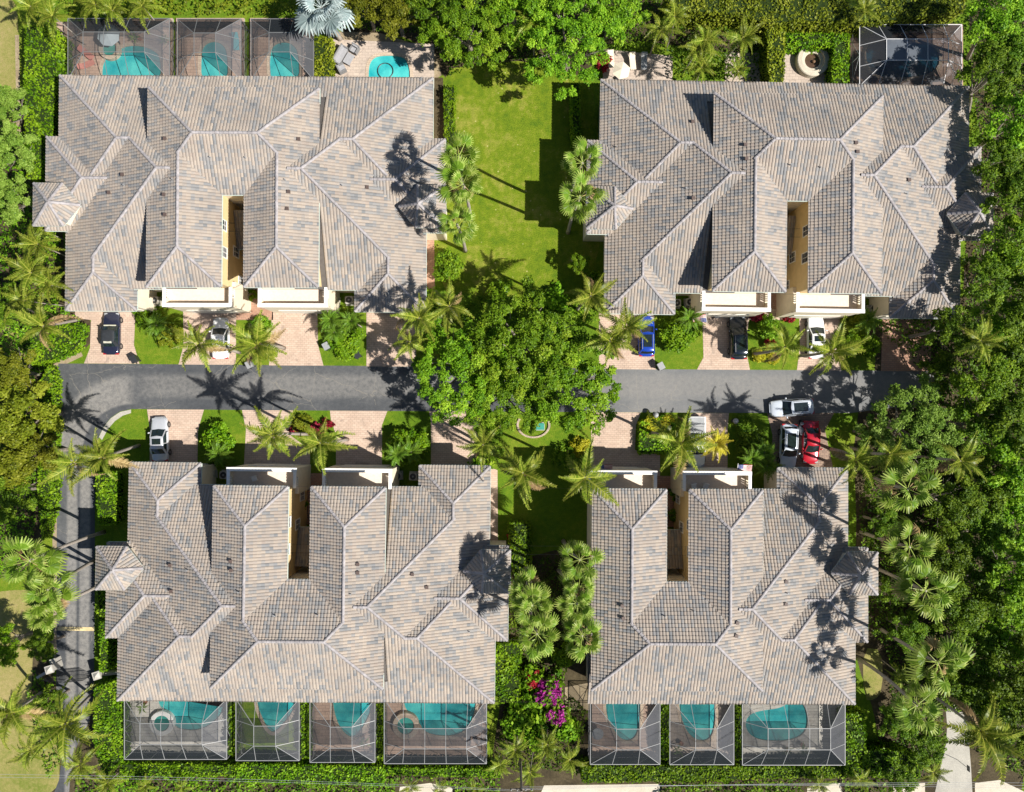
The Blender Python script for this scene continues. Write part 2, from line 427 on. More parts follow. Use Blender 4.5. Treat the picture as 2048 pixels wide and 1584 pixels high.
# woodland floor and bare soil
patch('woodland_floor', [(1725, 640), (1760, 745), (1705, 830), (1715, 1100), (1700, 1240), (1715, 1330), (1745, 1410), (1760, 1500), (1850, 1600), (2100, 1620), (2110, -30), (1935, -30), (1945, 180), (1965, 300), (1930, 480), (1925, 630)], 'soil', Z1, 1)
patch('woodland_floor', [(-40, 160), (40, 180), (100, 300), (130, 480), (130, 610), (190, 640), (180, 700), (110, 720), (112, 1000), (60, 1150), (-40, 1160)], 'soil', Z1, 1)
patch('woodland_floor', [(640, -30), (640, 62), (860, 78), (880, 160), (925, 140), (1010, 150), (1100, 150), (1180, 150), (1200, 70), (1560, 120), (1580, 40), (1930, 45), (1930, -30)], 'soil', Z1, 1)
patch('planting_bed', [(-40, 1260), (90, 1300), (120, 1400), (240, 1400), (245, 1535), (980, 1545), (1000, 1410), (990, 1300), (1000, 1130), (1110, 1100), (1180, 1120), (1180, 1540), (1700, 1545), (1840, 1560), (1840, 1620), (-40, 1620)], 'soil', Z1 + .002)
patch('lawn', [(882, 140), (960, 128), (1060, 120), (1150, 150), (1195, 160), (1200, 600), (1090, 610), (960, 590), (868, 580), (862, 300)], 'lawn', Z2, 1)
patch('dry_lawn', [(-40, 1190), (20, 1180), (66, 1180), (66, 1320), (60, 1420), (120, 1480), (118, 1600), (-40, 1620)], 'drygrass', Z2, 1)
patch('dry_lawn', [(-40, -20), (32, -20), (40, 120), (30, 300), (20, 330), (-40, 330)], 'drygrass', Z2, 1)
patch('dry_lawn', [(1725, 1295), (1765, 1300), (1765, 1380), (1750, 1400), (1728, 1400)], 'drygrass', Z2, 1)
patch('dry_lawn', [(10, 640), (60, 690), (66, 760), (40, 760), (0, 700)], 'drygrass', Z2, 1)
# sandy verges
patch('sandy_verge', [(98, 735), (118, 722), (140, 706), (160, 700), (166, 712), (120, 734), (120, 900), (116, 1000), (118, 1330), (108, 1330), (104, 1000), (106, 800)], 'sand', Z2)
patch('sandy_verge', [(30, 70), (38, 70), (42, 330), (34, 330)], 'sand', Z3)
patch('sandy_verge', [(650, 62), (760, 66), (868, 100), (884, 150), (868, 160), (860, 110), (700, 80), (655, 80)], 'sand', Z2)
# roads
patch('road', [(117, 727), (400, 729), (860, 733), (1240, 738), (1560, 740), (1860, 742), (1905, 765), (1860, 806), (1700, 826), (1530, 826), (1180, 824), (950, 823), (500, 820), (300, 818), (262, 818), (240, 823), (222, 835), (208, 852), (198, 872), (192, 900), (190, 960), (189, 1250), (188, 1400), (180, 1440), (150, 1500), (140, 1560), (136, 1620), (95, 1620), (118, 1560), (126, 1500), (112, 1440), (113, 1250), (114, 900), (110, 800), (114, 740)], 'asphalt', Z3)
patch('concrete_apron', [(262, 819), (240, 824), (222, 836), (208, 853), (198, 874), (204, 880), (216, 858), (230, 842), (246, 831), (262, 826)], 'concrete', Z4)
patch('speed_bump', [(115, 1253.5), (188, 1254.5), (188, 1262), (115, 1261)], 'sidewalk', Z4).data.materials[0] = plain('faded_yellow_road_paint', (.62, .50, .26), .8, var=.25, scale=1.2)
# driveways of pavers
def drive(pts, mat='paver', z=Z4, sm=0): return patch('driveway', pts, mat, z, sm)
drive([(186, 590), (262, 590), (270, 640), (268, 690), (279, 727.6), (168, 727), (180, 696), (182, 640), (150, 636), (150, 612), (186, 612)])
drive([(366, 592), (472, 592), (472, 729.4), (357, 729), (367, 692)])
drive([(472, 600), (512, 560), (512, 600), (546, 624), (546, 640), (472, 640)], 'paver2', Z4)
drive([(546, 592), (634, 592), (636, 690), (647, 731.4), (538, 731)])
drive([(733, 600), (832, 600), (832, 733), (733, 732.6)], 'paver')
drive([(1198, 610), (1310, 600), (1306, 690), (1312, 739), (1198, 738)])
drive([(1404, 596), (1486, 596), (1580, 600), (1580, 640), (1498, 640), (1490, 690), (1500, 740), (1394, 739), (1407, 715)])
drive([(1598, 596), (1680, 596), (1682, 741), (1594, 740.4), (1600, 690)])
drive([(1766, 610), (1862, 610), (1862, 742.5), (1762, 742)], 'paver2')
drive([(299, 960), (300, 860), (294, 818.5), (408, 819.2), (396, 860), (394, 960)])
drive([(486, 960), (492, 860), (484, 820), (586, 820.8), (580, 870), (620, 900), (620, 980), (560, 980)])
drive([(672, 960), (672, 870), (662, 840), (660, 821.4), (775, 821.8), (764, 850), (764, 960)])
drive([(862, 960), (862, 842), (858, 822.4), (968, 823), (955, 860), (955, 960)])
drive([(1183, 970), (1182, 824.2), (1282, 825), (1272, 850), (1270, 900), (1320, 910), (1320, 970)])
drive([(1372, 970), (1380, 860), (1380, 825.6), (1458, 826), (1455, 860), (1455, 970)])
drive([(1540, 970), (1545, 870), (1534, 826.2), (1668, 826.2), (1650, 860), (1668, 945), (1690, 970)], 'paver3')
# side paths
patch('side_path', [(846, 440), (868, 440), (870, 610), (850, 610)], 'paver2', Z3)
patch('side_path', [(866, 155), (886, 155), (890, 290), (868, 290)], 'soil', Z3)
patch('side_path', [(978, 935), (995, 940), (996, 1110), (976, 1110)], 'paver', Z3)
patch('side_path', [(1130, 1375), (1180, 1365), (1180, 1420), (1130, 1420)], 'sand', Z3)
# pavements in front of the estate
patch('pavement', [(1088, 1571), (1320, 1568), (1320, 1640), (1060, 1640)], 'sidewalk', Z2)
patch('pavement', [(800, 1574), (860, 1566), (905, 1576), (905, 1640), (790, 1640)], 'sidewalk', Z2)
patch('pavement', [(1615, 1574), (1680, 1566), (1700, 1640), (1610, 1640)], 'sidewalk', Z2)
patch('pavement', [(1780, 1572), (1850, 1566), (1850, 1640), (1780, 1640)], 'sidewalk', Z2)
patch('side_road', [(1890, 1400), (1930, 1420), (1940, 1500), (1948, 1640), (1858, 1640), (1880, 1540), (1896, 1470)], 'concrete', Z2, 1)
patch('pavement', [(1950, 1566), (2000, 1560), (2050, 1584), (2060, 1640), (1950, 1640)], 'sidewalk', Z3)

# ================================================================ the houses
T = dict(hc=19.03, hd=20.32, yD0=6.32, yD1=15.87, yC1=15.01, hb=17.8, yB1=21.78, hm=8.29, yM0=2.675, yM1=13.1, wi=1.137, wo=8.29,
         yW=22.12, fi=11.16, fo=18.35, yF=23.98, zB=5.4, zM=8.81, zF=5.4 - .42 * (18.35 - 17.8))
SL = .42

def clip(poly, a, b, c):
    """keep a*x+b*y <= c of a convex polygon"""
    out = []
    for i in range(len(poly)):
        p, q = poly[i], poly[(i + 1) % len(poly)]
        dp, dq = a * p[0] + b * p[1] - c, a * q[0] + b * q[1] - c
        if dp <= 0: out.append(p)
        if dp * dq < 0:
            t = dp / (dp - dq); out.append((p[0] + (q[0] - p[0]) * t, p[1] + (q[1] - p[1]) * t))
    return out

class Roof:
    """planes: (plan polygon, eave point, eave direction, inward normal, eave height, slope)"""
    def __init__(s, name): s.name = name; s.planes = []; s.ridges = []; s.eaves = []; s.zf = None
def hip(name, x0, x1, v0, v1, z, clips=(), sl=SL):
    R = Roof(name); W, D = x1 - x0, v1 - v0; r = min(W, D) / 2
    if D <= W: A, B = (x0 + r, v0 + r), (x1 - r, v0 + r)
    else: A, B = (x0 + r, v0 + r), (x0 + r, v1 - r)
    c = [(x0, v0), (x1, v0), (x1, v1), (x0, v1)]
    if D <= W:
        polys = [('b', [c[0], c[1], B, A]), ('r', [c[1], c[2], B]), ('f', [c[2], c[3], A, B]), ('l', [c[3], c[0], A])]
        rid = [(c[0], A), (c[3], A), (c[1], B), (c[2], B), (A, B)]
    else:
        polys = [('b', [c[0], c[1], A]), ('r', [c[1], c[2], B, A]), ('f', [c[2], c[3], B]), ('l', [c[3], c[0], A, B])]
        rid = [(c[0], A), (c[1], A), (c[2], B), (c[3], B), (A, B)]
    info = {'b': ((x0, v0), (1, 0), (0, 1)), 'f': ((x0, v1), (1, 0), (0, -1)), 'l': ((x0, v0), (0, 1), (1, 0)), 'r': ((x1, v0), (0, 1), (-1, 0))}
    def H(u, v):
        return z + sl * np.minimum(np.minimum(u - x0, x1 - u), np.minimum(v - v0, v1 - v))
    def inside(u, v):
        ok = (u > x0 - .02) & (u < x1 + .02) & (v > v0 - .02) & (v < v1 + .02)
        if clips:
            k = np.zeros_like(ok)
            for region in clips:
                m = np.ones_like(ok)
                for (a, b, cc) in region: m &= (a * u + b * v <= cc + 1e-6)
                k |= m
            ok &= k
        return ok
    R.zf = lambda u, v: np.where(inside(u, v), H(u, v), -99.0)
    for side, poly in polys:
        o, e, n = info[side]
        for region in (clips or [()]):
            q = poly
            for (a, b, cc) in region:
                q = clip(q, a, b, cc)
                if len(q) < 3: break
            if len(q) >= 3: R.planes.append((q, o, e, n, z, sl))
    for p, q in rid:
        p3 = np.array([p[0], p[1], float(H(np.array(p[0]), np.array(p[1])))]); q3 = np.array([q[0], q[1], float(H(np.array(q[0]), np.array(q[1])))])
        R.ridges.append((p3, q3, inside))
    for i in range(4):
        R.eaves.append((c[i], c[(i + 1) % 4], z, inside))
    return R
def cone(name, pts, apex, z, za):
    R = Roof(name); n_ = len(pts)
    for i in range(n_):
        p, q = np.array(pts[i]), np.array(pts[(i + 1) % n_])
        e = (q - p) / np.linalg.norm(q - p); nn = np.array([-e[1], e[0]])
        d = float(np.dot(np.array(apex) - p, nn))
        if d < 0: nn = -nn; d = -d
        R.planes.append(([tuple(p), tuple(q), tuple(apex)], tuple(p), tuple(e), tuple(nn), z, (za - z) / d))
        R.ridges.append((np.array([p[0], p[1], z]), np.array([apex[0], apex[1], za]), None))
        R.eaves.append((tuple(p), tuple(q), z, None))
    R.zf = None
    return R

PA = np.array([0, .12, .36, .64, .88, 1.0]); PH = np.array([-.022, .028, .054, .054, .028, -.022])
TW, TC = .31, .37
def tiles(plane, sg, others, myidx):
    poly, o, e, n, z, sl = plane
    e = np.array(e, float); n = np.array(n, float); o = np.array(o, float)
    P = np.array(poly); th = math.atan(sl); c = TC * math.cos(th)
    a = P @ e; b = (P - o) @ n
    bo = (z / sl) % c
    i0, i1 = int(math.floor(a.min() / TW)) - 1, int(math.ceil(a.max() / TW)) + 1
    j0, j1 = int(math.floor((b.min()) / c)), int(math.ceil(b.max() / c)) + 2
    I, J = np.meshgrid(np.arange(i0, i1), np.arange(j0, j1)); I = I.ravel(); J = J.ravel()
    ca, cb = (I + .5) * TW, (J + .5) * c - bo
    # keep tiles near the polygon (convex, in a/b coordinates)
    Q = np.stack([a, b], 1)
    if np.sum(Q[:, 0] * np.roll(Q[:, 1], -1) - np.roll(Q[:, 0], -1) * Q[:, 1]) < 0: Q = Q[::-1]
    hp = []
    for k in range(len(Q)):
        p, q = Q[k], Q[(k + 1) % len(Q)]; d = q - p; L = np.linalg.norm(d)
        if L < 1e-6: continue
        nx = np.array([d[1], -d[0]]) / L
        hp.append((nx, float(nx @ p)))
    keep = np.ones(len(I), bool)
    for nx, dd in hp: keep &= (nx[0] * ca + nx[1] * cb - dd) < .2
    I, J, ca, cb = I[keep], J[keep], ca[keep], cb[keep]
    if len(I) == 0: return None
    oa = float(o @ e)
    U = e[0] * ca + (o - e * oa)[0] + n[0] * cb; Vv = e[1] * ca + (o - e * oa)[1] + n[1] * cb
    zc = z + sl * cb
    outside = np.zeros(len(I), bool)
    for nx, dd in hp: outside |= (nx[0] * ca + nx[1] * cb - dd) > 0
    # valleys: let tiles run a little below a higher neighbour, so the joint is closed
    k2 = np.ones(len(I), bool)
    for j, zf in others:
        zo = zf(U, Vv); d = zo - zc
        k2 &= ~((d > .22) | ((j < myidx) & (np.abs(d) < .006)) | (outside & (np.abs(d) < .006)))
    I, J, ca, cb = I[k2], J[k2], ca[k2], cb[k2]
    N = len(I)
    if N == 0: return None
    K = len(PA)
    A = (I[:, None] + PA[None, :]) * TW                       # N,K
    jit = rng.normal(0, .006, N)[:, None]
    B0 = np.repeat((J * c - bo - .035)[:, None], K, 1) + jit; B1 = np.repeat(((J + 1) * c - bo)[:, None], K, 1)
    rows = [(A, B0, PH[None, :] + .066), (A, B1, PH[None, :] + .006), (A, B0, PH[None, :] * .3 - .01)]
    cth, sth = math.cos(th), math.sin(th)
    VS = []
    for (aa, bb, hh) in rows:
        aa = aa.copy(); bb = bb.copy(); a_raw, b_raw = aa, bb
        for _ in range(2):
            for nx, dd in hp:
                lim = dd + (.05 if abs(nx[0]) < .01 and nx[1] < 0 and abs(dd) < .01 else 0.0)
                ov = np.maximum(0, nx[0] * aa + nx[1] * bb - lim)
                aa = aa - nx[0] * ov; bb = bb - nx[1] * ov
        if others:                                            # no cut where a neighbour carries the same plane on
            ur = e[0] * a_raw + (o - e * oa)[0] + n[0] * b_raw; vr = e[1] * a_raw + (o - e * oa)[1] + n[1] * b_raw; zr = z + sl * b_raw
            cop = np.zeros(aa.shape, bool)
            for j, zf in others: cop |= np.abs(zf(ur, vr) - zr) < .012
            aa = np.where(cop, a_raw, aa); bb = np.where(cop, b_raw, bb)
        hh = np.broadcast_to(hh, aa.shape)
        bp = bb - hh * sth
        u = e[0] * aa + (o - e * oa)[0] + n[0] * bp; v = e[1] * aa + (o - e * oa)[1] + n[1] * bp
        VS.append(np.stack([u, -sg * v, z + sl * bb + hh * cth], -1))
    V = np.stack(VS, 1).reshape(-1, 3)                       # N,3,K
    base = (np.arange(N) * 3 * K)[:, None]
    F = []
    for k in range(K - 1):
        F.append(base + np.array([k, k + 1, K + k + 1, K + k])[None, :])
        F.append(base + np.array([2 * K + k, 2 * K + k + 1, k + 1, k])[None, :])
    F = np.stack(F, 1).reshape(-1, 4)
    # blotchy mix of tan and slate tiles: runs of slate in a course
    hh = (np.sin(I * 12.9898 + J * 78.233) * 43758.5453) % 1.0
    run = (np.sin(np.floor((J + (I * 7) % 5) / 2.6) * 3.17 + I * 1.913) * 24634.63) % 1.0
    blot = np.sin(ca * .31 + cb * .13 + z) * np.sin(cb * .43 - ca * .11 + 1.7)
    run = run - .07 * blot
    tn = np.where(run < .26, hh * .34, .24 + hh * .76)
    tn = np.clip(tn + rng.normal(0, .03, N), 0, 1)
    return V, F, np.repeat(tn, (K - 1) * 2)

def caps(segs, sg, others, zoff=.03, rad=.145):
    V = []; F = []
    for p, q, ins in segs:
        L = np.linalg.norm(q - p)
        if L < .3: continue
        d = (q - p) / L; m = max(1, int(L / .42)); st = L / m
        side = np.cross(d, [0, 0, 1.0]); side /= np.linalg.norm(side); up = np.cross(side, d)
        good = []
        for k in range(m):
            mid = p + d * ((k + .5) * st)
            if ins is not None and not bool(ins(np.array(mid[0]), np.array(mid[1]))): continue
            if others:
                zu = lambda q_: max(float(zf(np.array(q_[0]), np.array(q_[1]))) for zf in others)
                if zu(mid) > mid[2] + .06: continue
                if mid[2] - (max(zu(mid + side * .35), -50) + max(zu(mid - side * .35), -50)) / 2 < .04: continue
            good.append(k)
        gs = set(good)
        for k in good:
            if not any({k + q, k + q + 1, k + q + 2} <= gs for q in (-2, -1, 0)): continue
            c0 = p + d * (k * st); c1 = p + d * ((k + 1) * st + .05)
            b = len(V)
            for c, r, dz in ((c0, rad * 1.12, .075), (c1, rad * .95, .05)):
                for t in np.linspace(-.15, 1.15, 7) * math.pi:
                    pt = c + side * (r * math.cos(t)) + up * (r * .8 * math.sin(t) + zoff + dz - .05)
                    V.append((pt[0], -sg * pt[1], pt[2]))
            for t in range(6): F.append((b + t, b + t + 1, b + 8 + t, b + 7 + t))
    return (np.array(V), np.array(F)) if V else None

def house(tx, ty, ro, sg, full, label, vents, wincolor='yellow'):
    H = empty('townhouse_building', (tx, ty, 0), ro, label, 'building', 'terracotta roofed townhouse buildings')
    t = T
    lr = ([(1, 0, -3.0)],) if full else ()
    CR = ([(-1, 0, -3.0)],)
    sides = lr + CR
    L, D = [], []
    wmin = -t['hb'] if full else -8.29
    mid = [(0, 1, 7.8)] if full else [(0, 1, 7.8), (-1, 0, 8.27)]
    bclips = [mid, [(-1, 0, -5.0), (0, -1, -7.8)]] + ([[(1, 0, -5.0), (0, -1, -7.8)]] if full else [])
    roofs = [
        hip('main', -t['hm'], t['hm'], t['yM0'], t['yM1'], t['zM']),
        hip('west_wing', -t['wo'], -t['wi'], 4.2, t['yW'], t['zM']),
        hip('east_wing', t['wi'], t['wo'], 4.2, t['yW'], t['zM']),
        hip('body', -t['hb'], t['hb'], 0, t['yB1'], t['zB'], bclips),
        hip('rear', -t['hc'], t['hc'], 0, t['yC1'], t['zB'], sides),
        hip('bay', -t['hd'], t['hd'], t['yD0'], t['yD1'], t['zB'], sides),
        hip('garage_right', t['fi'], t['fo'], 12.0, t['yF'], t['zF']),
    ]
    if full: roofs.append(hip('garage_left', -t['fo'], -t['fi'], 12.0, t['yF'], t['zF']))
    tw = [(20.5, 11.6), (17.75, 11.6), (15.95, 13.7), (17.6, 15.75), (20.5, 15.75)]; ap = (18.0, 13.9)
    towers = [1, -1] if full else [1]
    for s in towers:
        roofs.append(cone('turret', [(s * a, b) for a, b in tw], (s * ap[0], ap[1]), 7.0, 8.75))
    roofs.append(Roof('porch'))
    pr = roofs[-1]; pr.planes = [([(-1.65, 13.4), (1.65, 13.4), (1.65, 17.2), (-1.65, 17.2)], (-1.65, 17.2), (1, 0), (0, -1), 3.3, .28)]
    pr.eaves = [((-1.6, 17.2), (1.6, 17.2), 3.3, None)]
    fl = sg
    for idx, R in enumerate(roofs):
        others = [(j, q.zf) for j, q in enumerate(roofs) if j != idx and q.zf is not None] if R.zf is not None else []
        ozf = [q for _, q in others]
        # deck under the tiles, closed by a soffit and fascia
        mb = MB()
        for poly, o, e, n, z, sl in R.planes:
            pts = []
            for p in poly:
                b = (p[0] - o[0]) * n[0] + (p[1] - o[1]) * n[1]
                pts.append((p[0], -sg * p[1], z + sl * b - .03 - .004 * idx))
            mb.add(pts, [tuple(range(len(pts)))])
            mb.add([(p[0], p[1], z - .17 - .004 * idx) for p in pts], [tuple(range(len(pts)))[::-1]])
        for a_, b_, z, ins in R.eaves:
            a3 = np.array([a_[0], a_[1]]); b3 = np.array([b_[0], b_[1]])
            mb.add([(a3[0], -sg * a3[1], z - .03), (b3[0], -sg * b3[1], z - .03), (b3[0], -sg * b3[1], z - .18), (a3[0], -sg * a3[1], z - .18)], [(0, 1, 2, 3)])
        ro_ = mb.build('roof', M['deck'], H)
        VV, FF, TT, off = [], [], [], 0
        for pl in R.planes:
            r = tiles(pl, sg, others, idx)
            if r is None: continue
            VV.append(r[0]); FF.append(r[1] + off); TT.append(r[2]); off += len(r[0])
        if VV:
            o_ = link('roof_tiles', npdata('roof_tiles', np.concatenate(VV), np.concatenate(FF), np.concatenate(TT)), M['tile'], ro_)
            o_['kind'] = 'stuff'
        r = caps(R.ridges, sg, (ozf + [R.zf]) if R.zf is not None else [])
        if r is not None:
            o_ = link('ridge_caps', npdata('ridge_caps', r[0], r[1], smooth=True), M['cap'], ro_); o_['kind'] = 'stuff'
        # gutters, each run its own piece
        for ei, (a_, b_, z, ins) in enumerate(R.eaves):
            if R.zf is not None and ei in (0, 3): continue
            a3 = np.array(a_, float); b3 = np.array(b_, float); Ln = np.linalg.norm(b3 - a3); m = int(Ln / .5) + 1
            ts = np.linspace(0, 1, m + 1); on = []
            for k in range(m):
                c = a3 + (b3 - a3) * (ts[k] + ts[k + 1]) / 2
                ok = (ins is None) or bool(ins(np.array(c[0]), np.array(c[1])))
                ok = ok and not any(float(zf(np.array(c[0]), np.array(c[1]))) > z - .03 for zf in ozf)
                on.append(ok)
            k = 0
            while k < m:
                if on[k]:
                    k1 = k
                    while k1 < m and on[k1]: k1 += 1
                    p, q = a3 + (b3 - a3) * ts[k], a3 + (b3 - a3) * ts[k1]
                    d = (q - p) / max(1e-6, np.linalg.norm(q - p)); nn = np.array([d[1], -d[0]])
                    if R.name != 'porch':
                        cen = np.array([np.mean([x[0][0] for x in R.eaves]), np.mean([x[0][1] for x in R.eaves])])
                        if np.dot(nn, (p + q) / 2 - cen) < 0: nn = -nn
                    else: nn = np.array([0, 1.0])
                    p2, q2 = p + nn * .062, q + nn * .062
                    MB().bar((p2[0], -sg * p2[1], z - .045), (q2[0], -sg * q2[1], z - .045), .11, .10).build('gutter', M['gutter'], ro_)
                    k = k1
                else: k += 1
    # walls
    def wall(u0, u1, v0, v1, z0, z1, mat='cream'):
        return MB().box(u0, u1, -sg * v0, -sg * v1, z0, z1).build('wall', M[mat], H)
    zb, zm = t['zB'] - .16, t['zM'] - .16
    sd_ = [1, -1] if full else [1]
    for s in sd_:
        wall(s * 1.76, s * (t['hb'] - .55), .56, t['yB1'] - .5, 0, zb, 'cream')
        wall(s * 3.0, s * (t['hc'] - .5), .50, t['yC1'] - .5, 0, zb - .01, 'cream')
        wall(s * 3.0, s * (t['hd'] - .5), t['yD0'] + .5, t['yD1'] - .5, 0, zb - .02, 'cream')
        wall(s * (t['fi'] + .5), s * (t['fo'] - .53), 14.9, t['yF'] - .5, 0, t['zF'] - .17, 'cream')
        MB().prism([(s * (18.1 + (a - 18.1) * .84), -sg * (13.75 + (b - 13.75) * .84)) for a, b in tw], 0, 6.84).build('turret_wall', M['cream'], H)
    if not full: wall(-7.82, -1.755, .58, t['yB1'] - .5, 0, zb - .03, 'cream')
    wall(-1.77, 1.77, .60, t['yM1'] - .45, 0, zb - .05, 'cream')
    for s in (1, -1):
        wall(s * (t['wi'] + .585), s * (t['wo'] - .5), 8.6, t['yW'] - .56, 0, zm - (.01 if s > 0 else 0), 'yellow')
        # garage front with a walled roof terrace
        x0, x1, vf, zt = 1.35, 8.35, 23.6, 5.55
        a, b = s * x0, s * x1
        MB().box(a, b, -sg * 20.9, -sg * (vf - .06), 0, 4.5).build('garage_front', M['cream'], H)
        MB().box(a * 1.02, b * .99, -sg * 21.4, -sg * (vf - .3), 4.5, 4.55).build('terrace_floor', M['terrace'], H)
        MB().box(a, b, -sg * (vf - .28), -sg * vf, 4.2, zt - .12).build('parapet', M['cream'], H)
        MB().box(a - .06 * s, b + .06 * s, -sg * (vf - .34), -sg * (vf + .06), zt - .12, zt).build('coping', M['white'], H)
        for xx in (x0, x1 - .26):
            MB().box(s * xx, s * (xx + .26), -sg * (vf - .9), -sg * (vf - .28), 4.51, zt - .12).build('parapet', M['cream'], H)
            MB().box(s * xx, s * (xx + .26), -sg * 21.6, -sg * (vf - .9), 4.51, 4.67).build('parapet', M['cream'], H)
            MB().box(s * (xx - .03), s * (xx + .29), -sg * 21.6, -sg * (vf - .35), zt - .115, zt - .004).build('coping', M['white'], H)
            for k in range(4):
                v = 21.75 + k * .22
                MB().box(s * (xx + .04), s * (xx + .22), -sg * v, -sg * (v + .11), 4.67, zt - .12).build('baluster', M['white'], H)
        gd = MB().box(s * 2.4, s * 7.4, -sg * (vf - .06), -sg * (vf - .02), .05, 2.4).build('garage_door', M['garage'], H)
        for k in range(4):
            MB().box(s * 2.42, s * 7.38, -sg * (vf - .02), -sg * (vf + .01), .08 + k * .58, .62 + k * .58).build('door_panel', M['garage'], gd)
        # windows of the entrance court and the upper front
        def window(u, v, z, wdt, hgt, axis):
            f = MB()
            def bx(du0, du1, z0, z1, dep0, dep1):
                if axis == 'u': return (u + dep0 * -s, u + dep1 * -s, -sg * (v + du0), -sg * (v + du1), z0, z1)
                return (u + du0, u + du1, -sg * (v + dep0), -sg * (v + dep1), z0, z1)
            w2, h2 = wdt / 2, hgt / 2
            f.box(*bx(-w2 - .1, w2 + .1, z + h2, z + h2 + .12, 0, .07)); f.box(*bx(-w2 - .1, w2 + .1, z - h2 - .12, z - h2, 0, .09))
            f.box(*bx(-w2 - .1, -w2, z - h2, z + h2, 0, .07)); f.box(*bx(w2, w2 + .1, z - h2, z + h2, 0, .07))
            f.box(*bx(-.025, .025, z - h2, z + h2, 0, .055))
            for k in (1, 2): f.box(*bx(-w2, w2, z - h2 + hgt * k / 3 - .02, z - h2 + hgt * k / 3 + .02, 0, .05))
            wf = f.build('window', M['white'], H)
            MB().box(*bx(-w2, w2, z - h2, z + h2, .005, .03)).build('pane', M['pane'], wf)
        cw = s * (t['wi'] + .585)
        for (v, z) in ((15.6, 6.9), (18.3, 6.7), (17.6, 3.5), (20.4, 2.0)): window(cw, v, z, .95, 1.3, 'u')
        window(s * 4.8, t['yW'] - .56, 6.3, 2.2, 2.1, 'v')
    wall(-t['hm'] + .62, t['hm'] - .62, t['yM0'] + .5, t['yM1'] - .5, 5.0, zm - .02, 'cream')
    # garage doors of the end units
    for s in sd_:
        gd = MB().box(s * 12.3, s * 17.2, -sg * (t['yF'] - .5), -sg * (t['yF'] - .46), .05, 2.4).build('garage_door', M['garage'], H)
        for k in range(4): MB().box(s * 12.32, s * 17.18, -sg * (t['yF'] - .46), -sg * (t['yF'] - .43), .08 + k * .58, .62 + k * .58).build('door_panel', M['garage'], gd)
    # entrance court paving
    MB().box(-1.7, 1.7, -sg * 17.0, -sg * 22.6, .0, .03).build('court_paving', M['paver2'], H)
    # vents standing on the tiles
    ci, si = math.cos(-ro), math.sin(-ro)
    for (px, py, kind) in vents:
        z = 8.0
        for _ in range(6):
            p = G(px, py, z) - np.array([tx, ty, 0]); u = p[0] * ci - p[1] * si; v = -sg * (p[0] * si + p[1] * ci)
            zz = max(float(R.zf(np.array(u), np.array(v))) for R in roofs if R.zf is not None)
            if zz < 0: break
            z = zz + .1
        mb = MB(); y = -sg * v
        if kind == 'v':
            mb.box(u - .12, u + .12, y - .12, y + .12, z - .2, z + .16); mb.box(u - .16, u + .16, y - .16, y + .16, z + .16, z + .21)
            mb.build('roof_vent', M['ventm'], H)
        else:
            mb.tube([(u, y, z - .2), (u, y, z + .3)], .055, 8).build('vent_pipe', M['grey'], H)
    return H

HOUSES = dict(TL=(-26.5313, 33.66265, -.002505, 1), TR=(28.887, 33.2313, -.01427, 1), BL=(-20.2296, -30.0594, -.01113, -1), BR=(16.6373, -30.3846, -.007726, -1))
M['ventm'] = plain('brown_vent', (.10, .07, .06), .6)
V_ = lambda s: [(x, y, 'v') for x, y in s]
P_ = lambda s: [(x, y, 'p') for x, y in s]
house(*HOUSES['TL'], True, 'townhouse block with tiled hip roofs, left of the long lawn, three screened pools behind',
      V_([(331, 278), (246, 350), (219, 386), (329, 390), (598, 279), (578, 384), (735, 375), (575, 418), (331, 430)]) + P_([(421, 315), (249, 371), (346, 359), (492, 316), (685, 371), (571, 360)]))
house(*HOUSES['TR'], True, 'townhouse block with tiled hip roofs, right of the long lawn, a round stone spa behind',
      V_([(1385, 244), (1490, 290), (1492, 318), (1386, 397), (1711, 286), (1714, 304), (1817, 360)]) + P_([(1233, 294), (1371, 377), (1580, 330), (1640, 335), (1812, 388), (1490, 340)]))
house(*HOUSES['BL'], True, 'townhouse block with tiled hip roofs, beside the narrow lane, four screened pools along its back',
      V_([(341, 1130), (462, 1122), (463, 1140), (343, 1182), (716, 1128), (716, 1145), (825, 1148), (854, 1174)]) + P_([(376, 1140), (478, 1184), (551, 1231), (636, 1230), (702, 1188), (939, 1263)]))
house(*HOUSES['BR'], False, 'shorter townhouse block with only one turret, three screened pools along its back',
      V_([(1244, 1211), (1246, 1236), (1474, 1245), (1472, 1271), (1572, 1163), (1571, 1208)]) + P_([(1330, 1232), (1388, 1222), (1574, 1186)]))
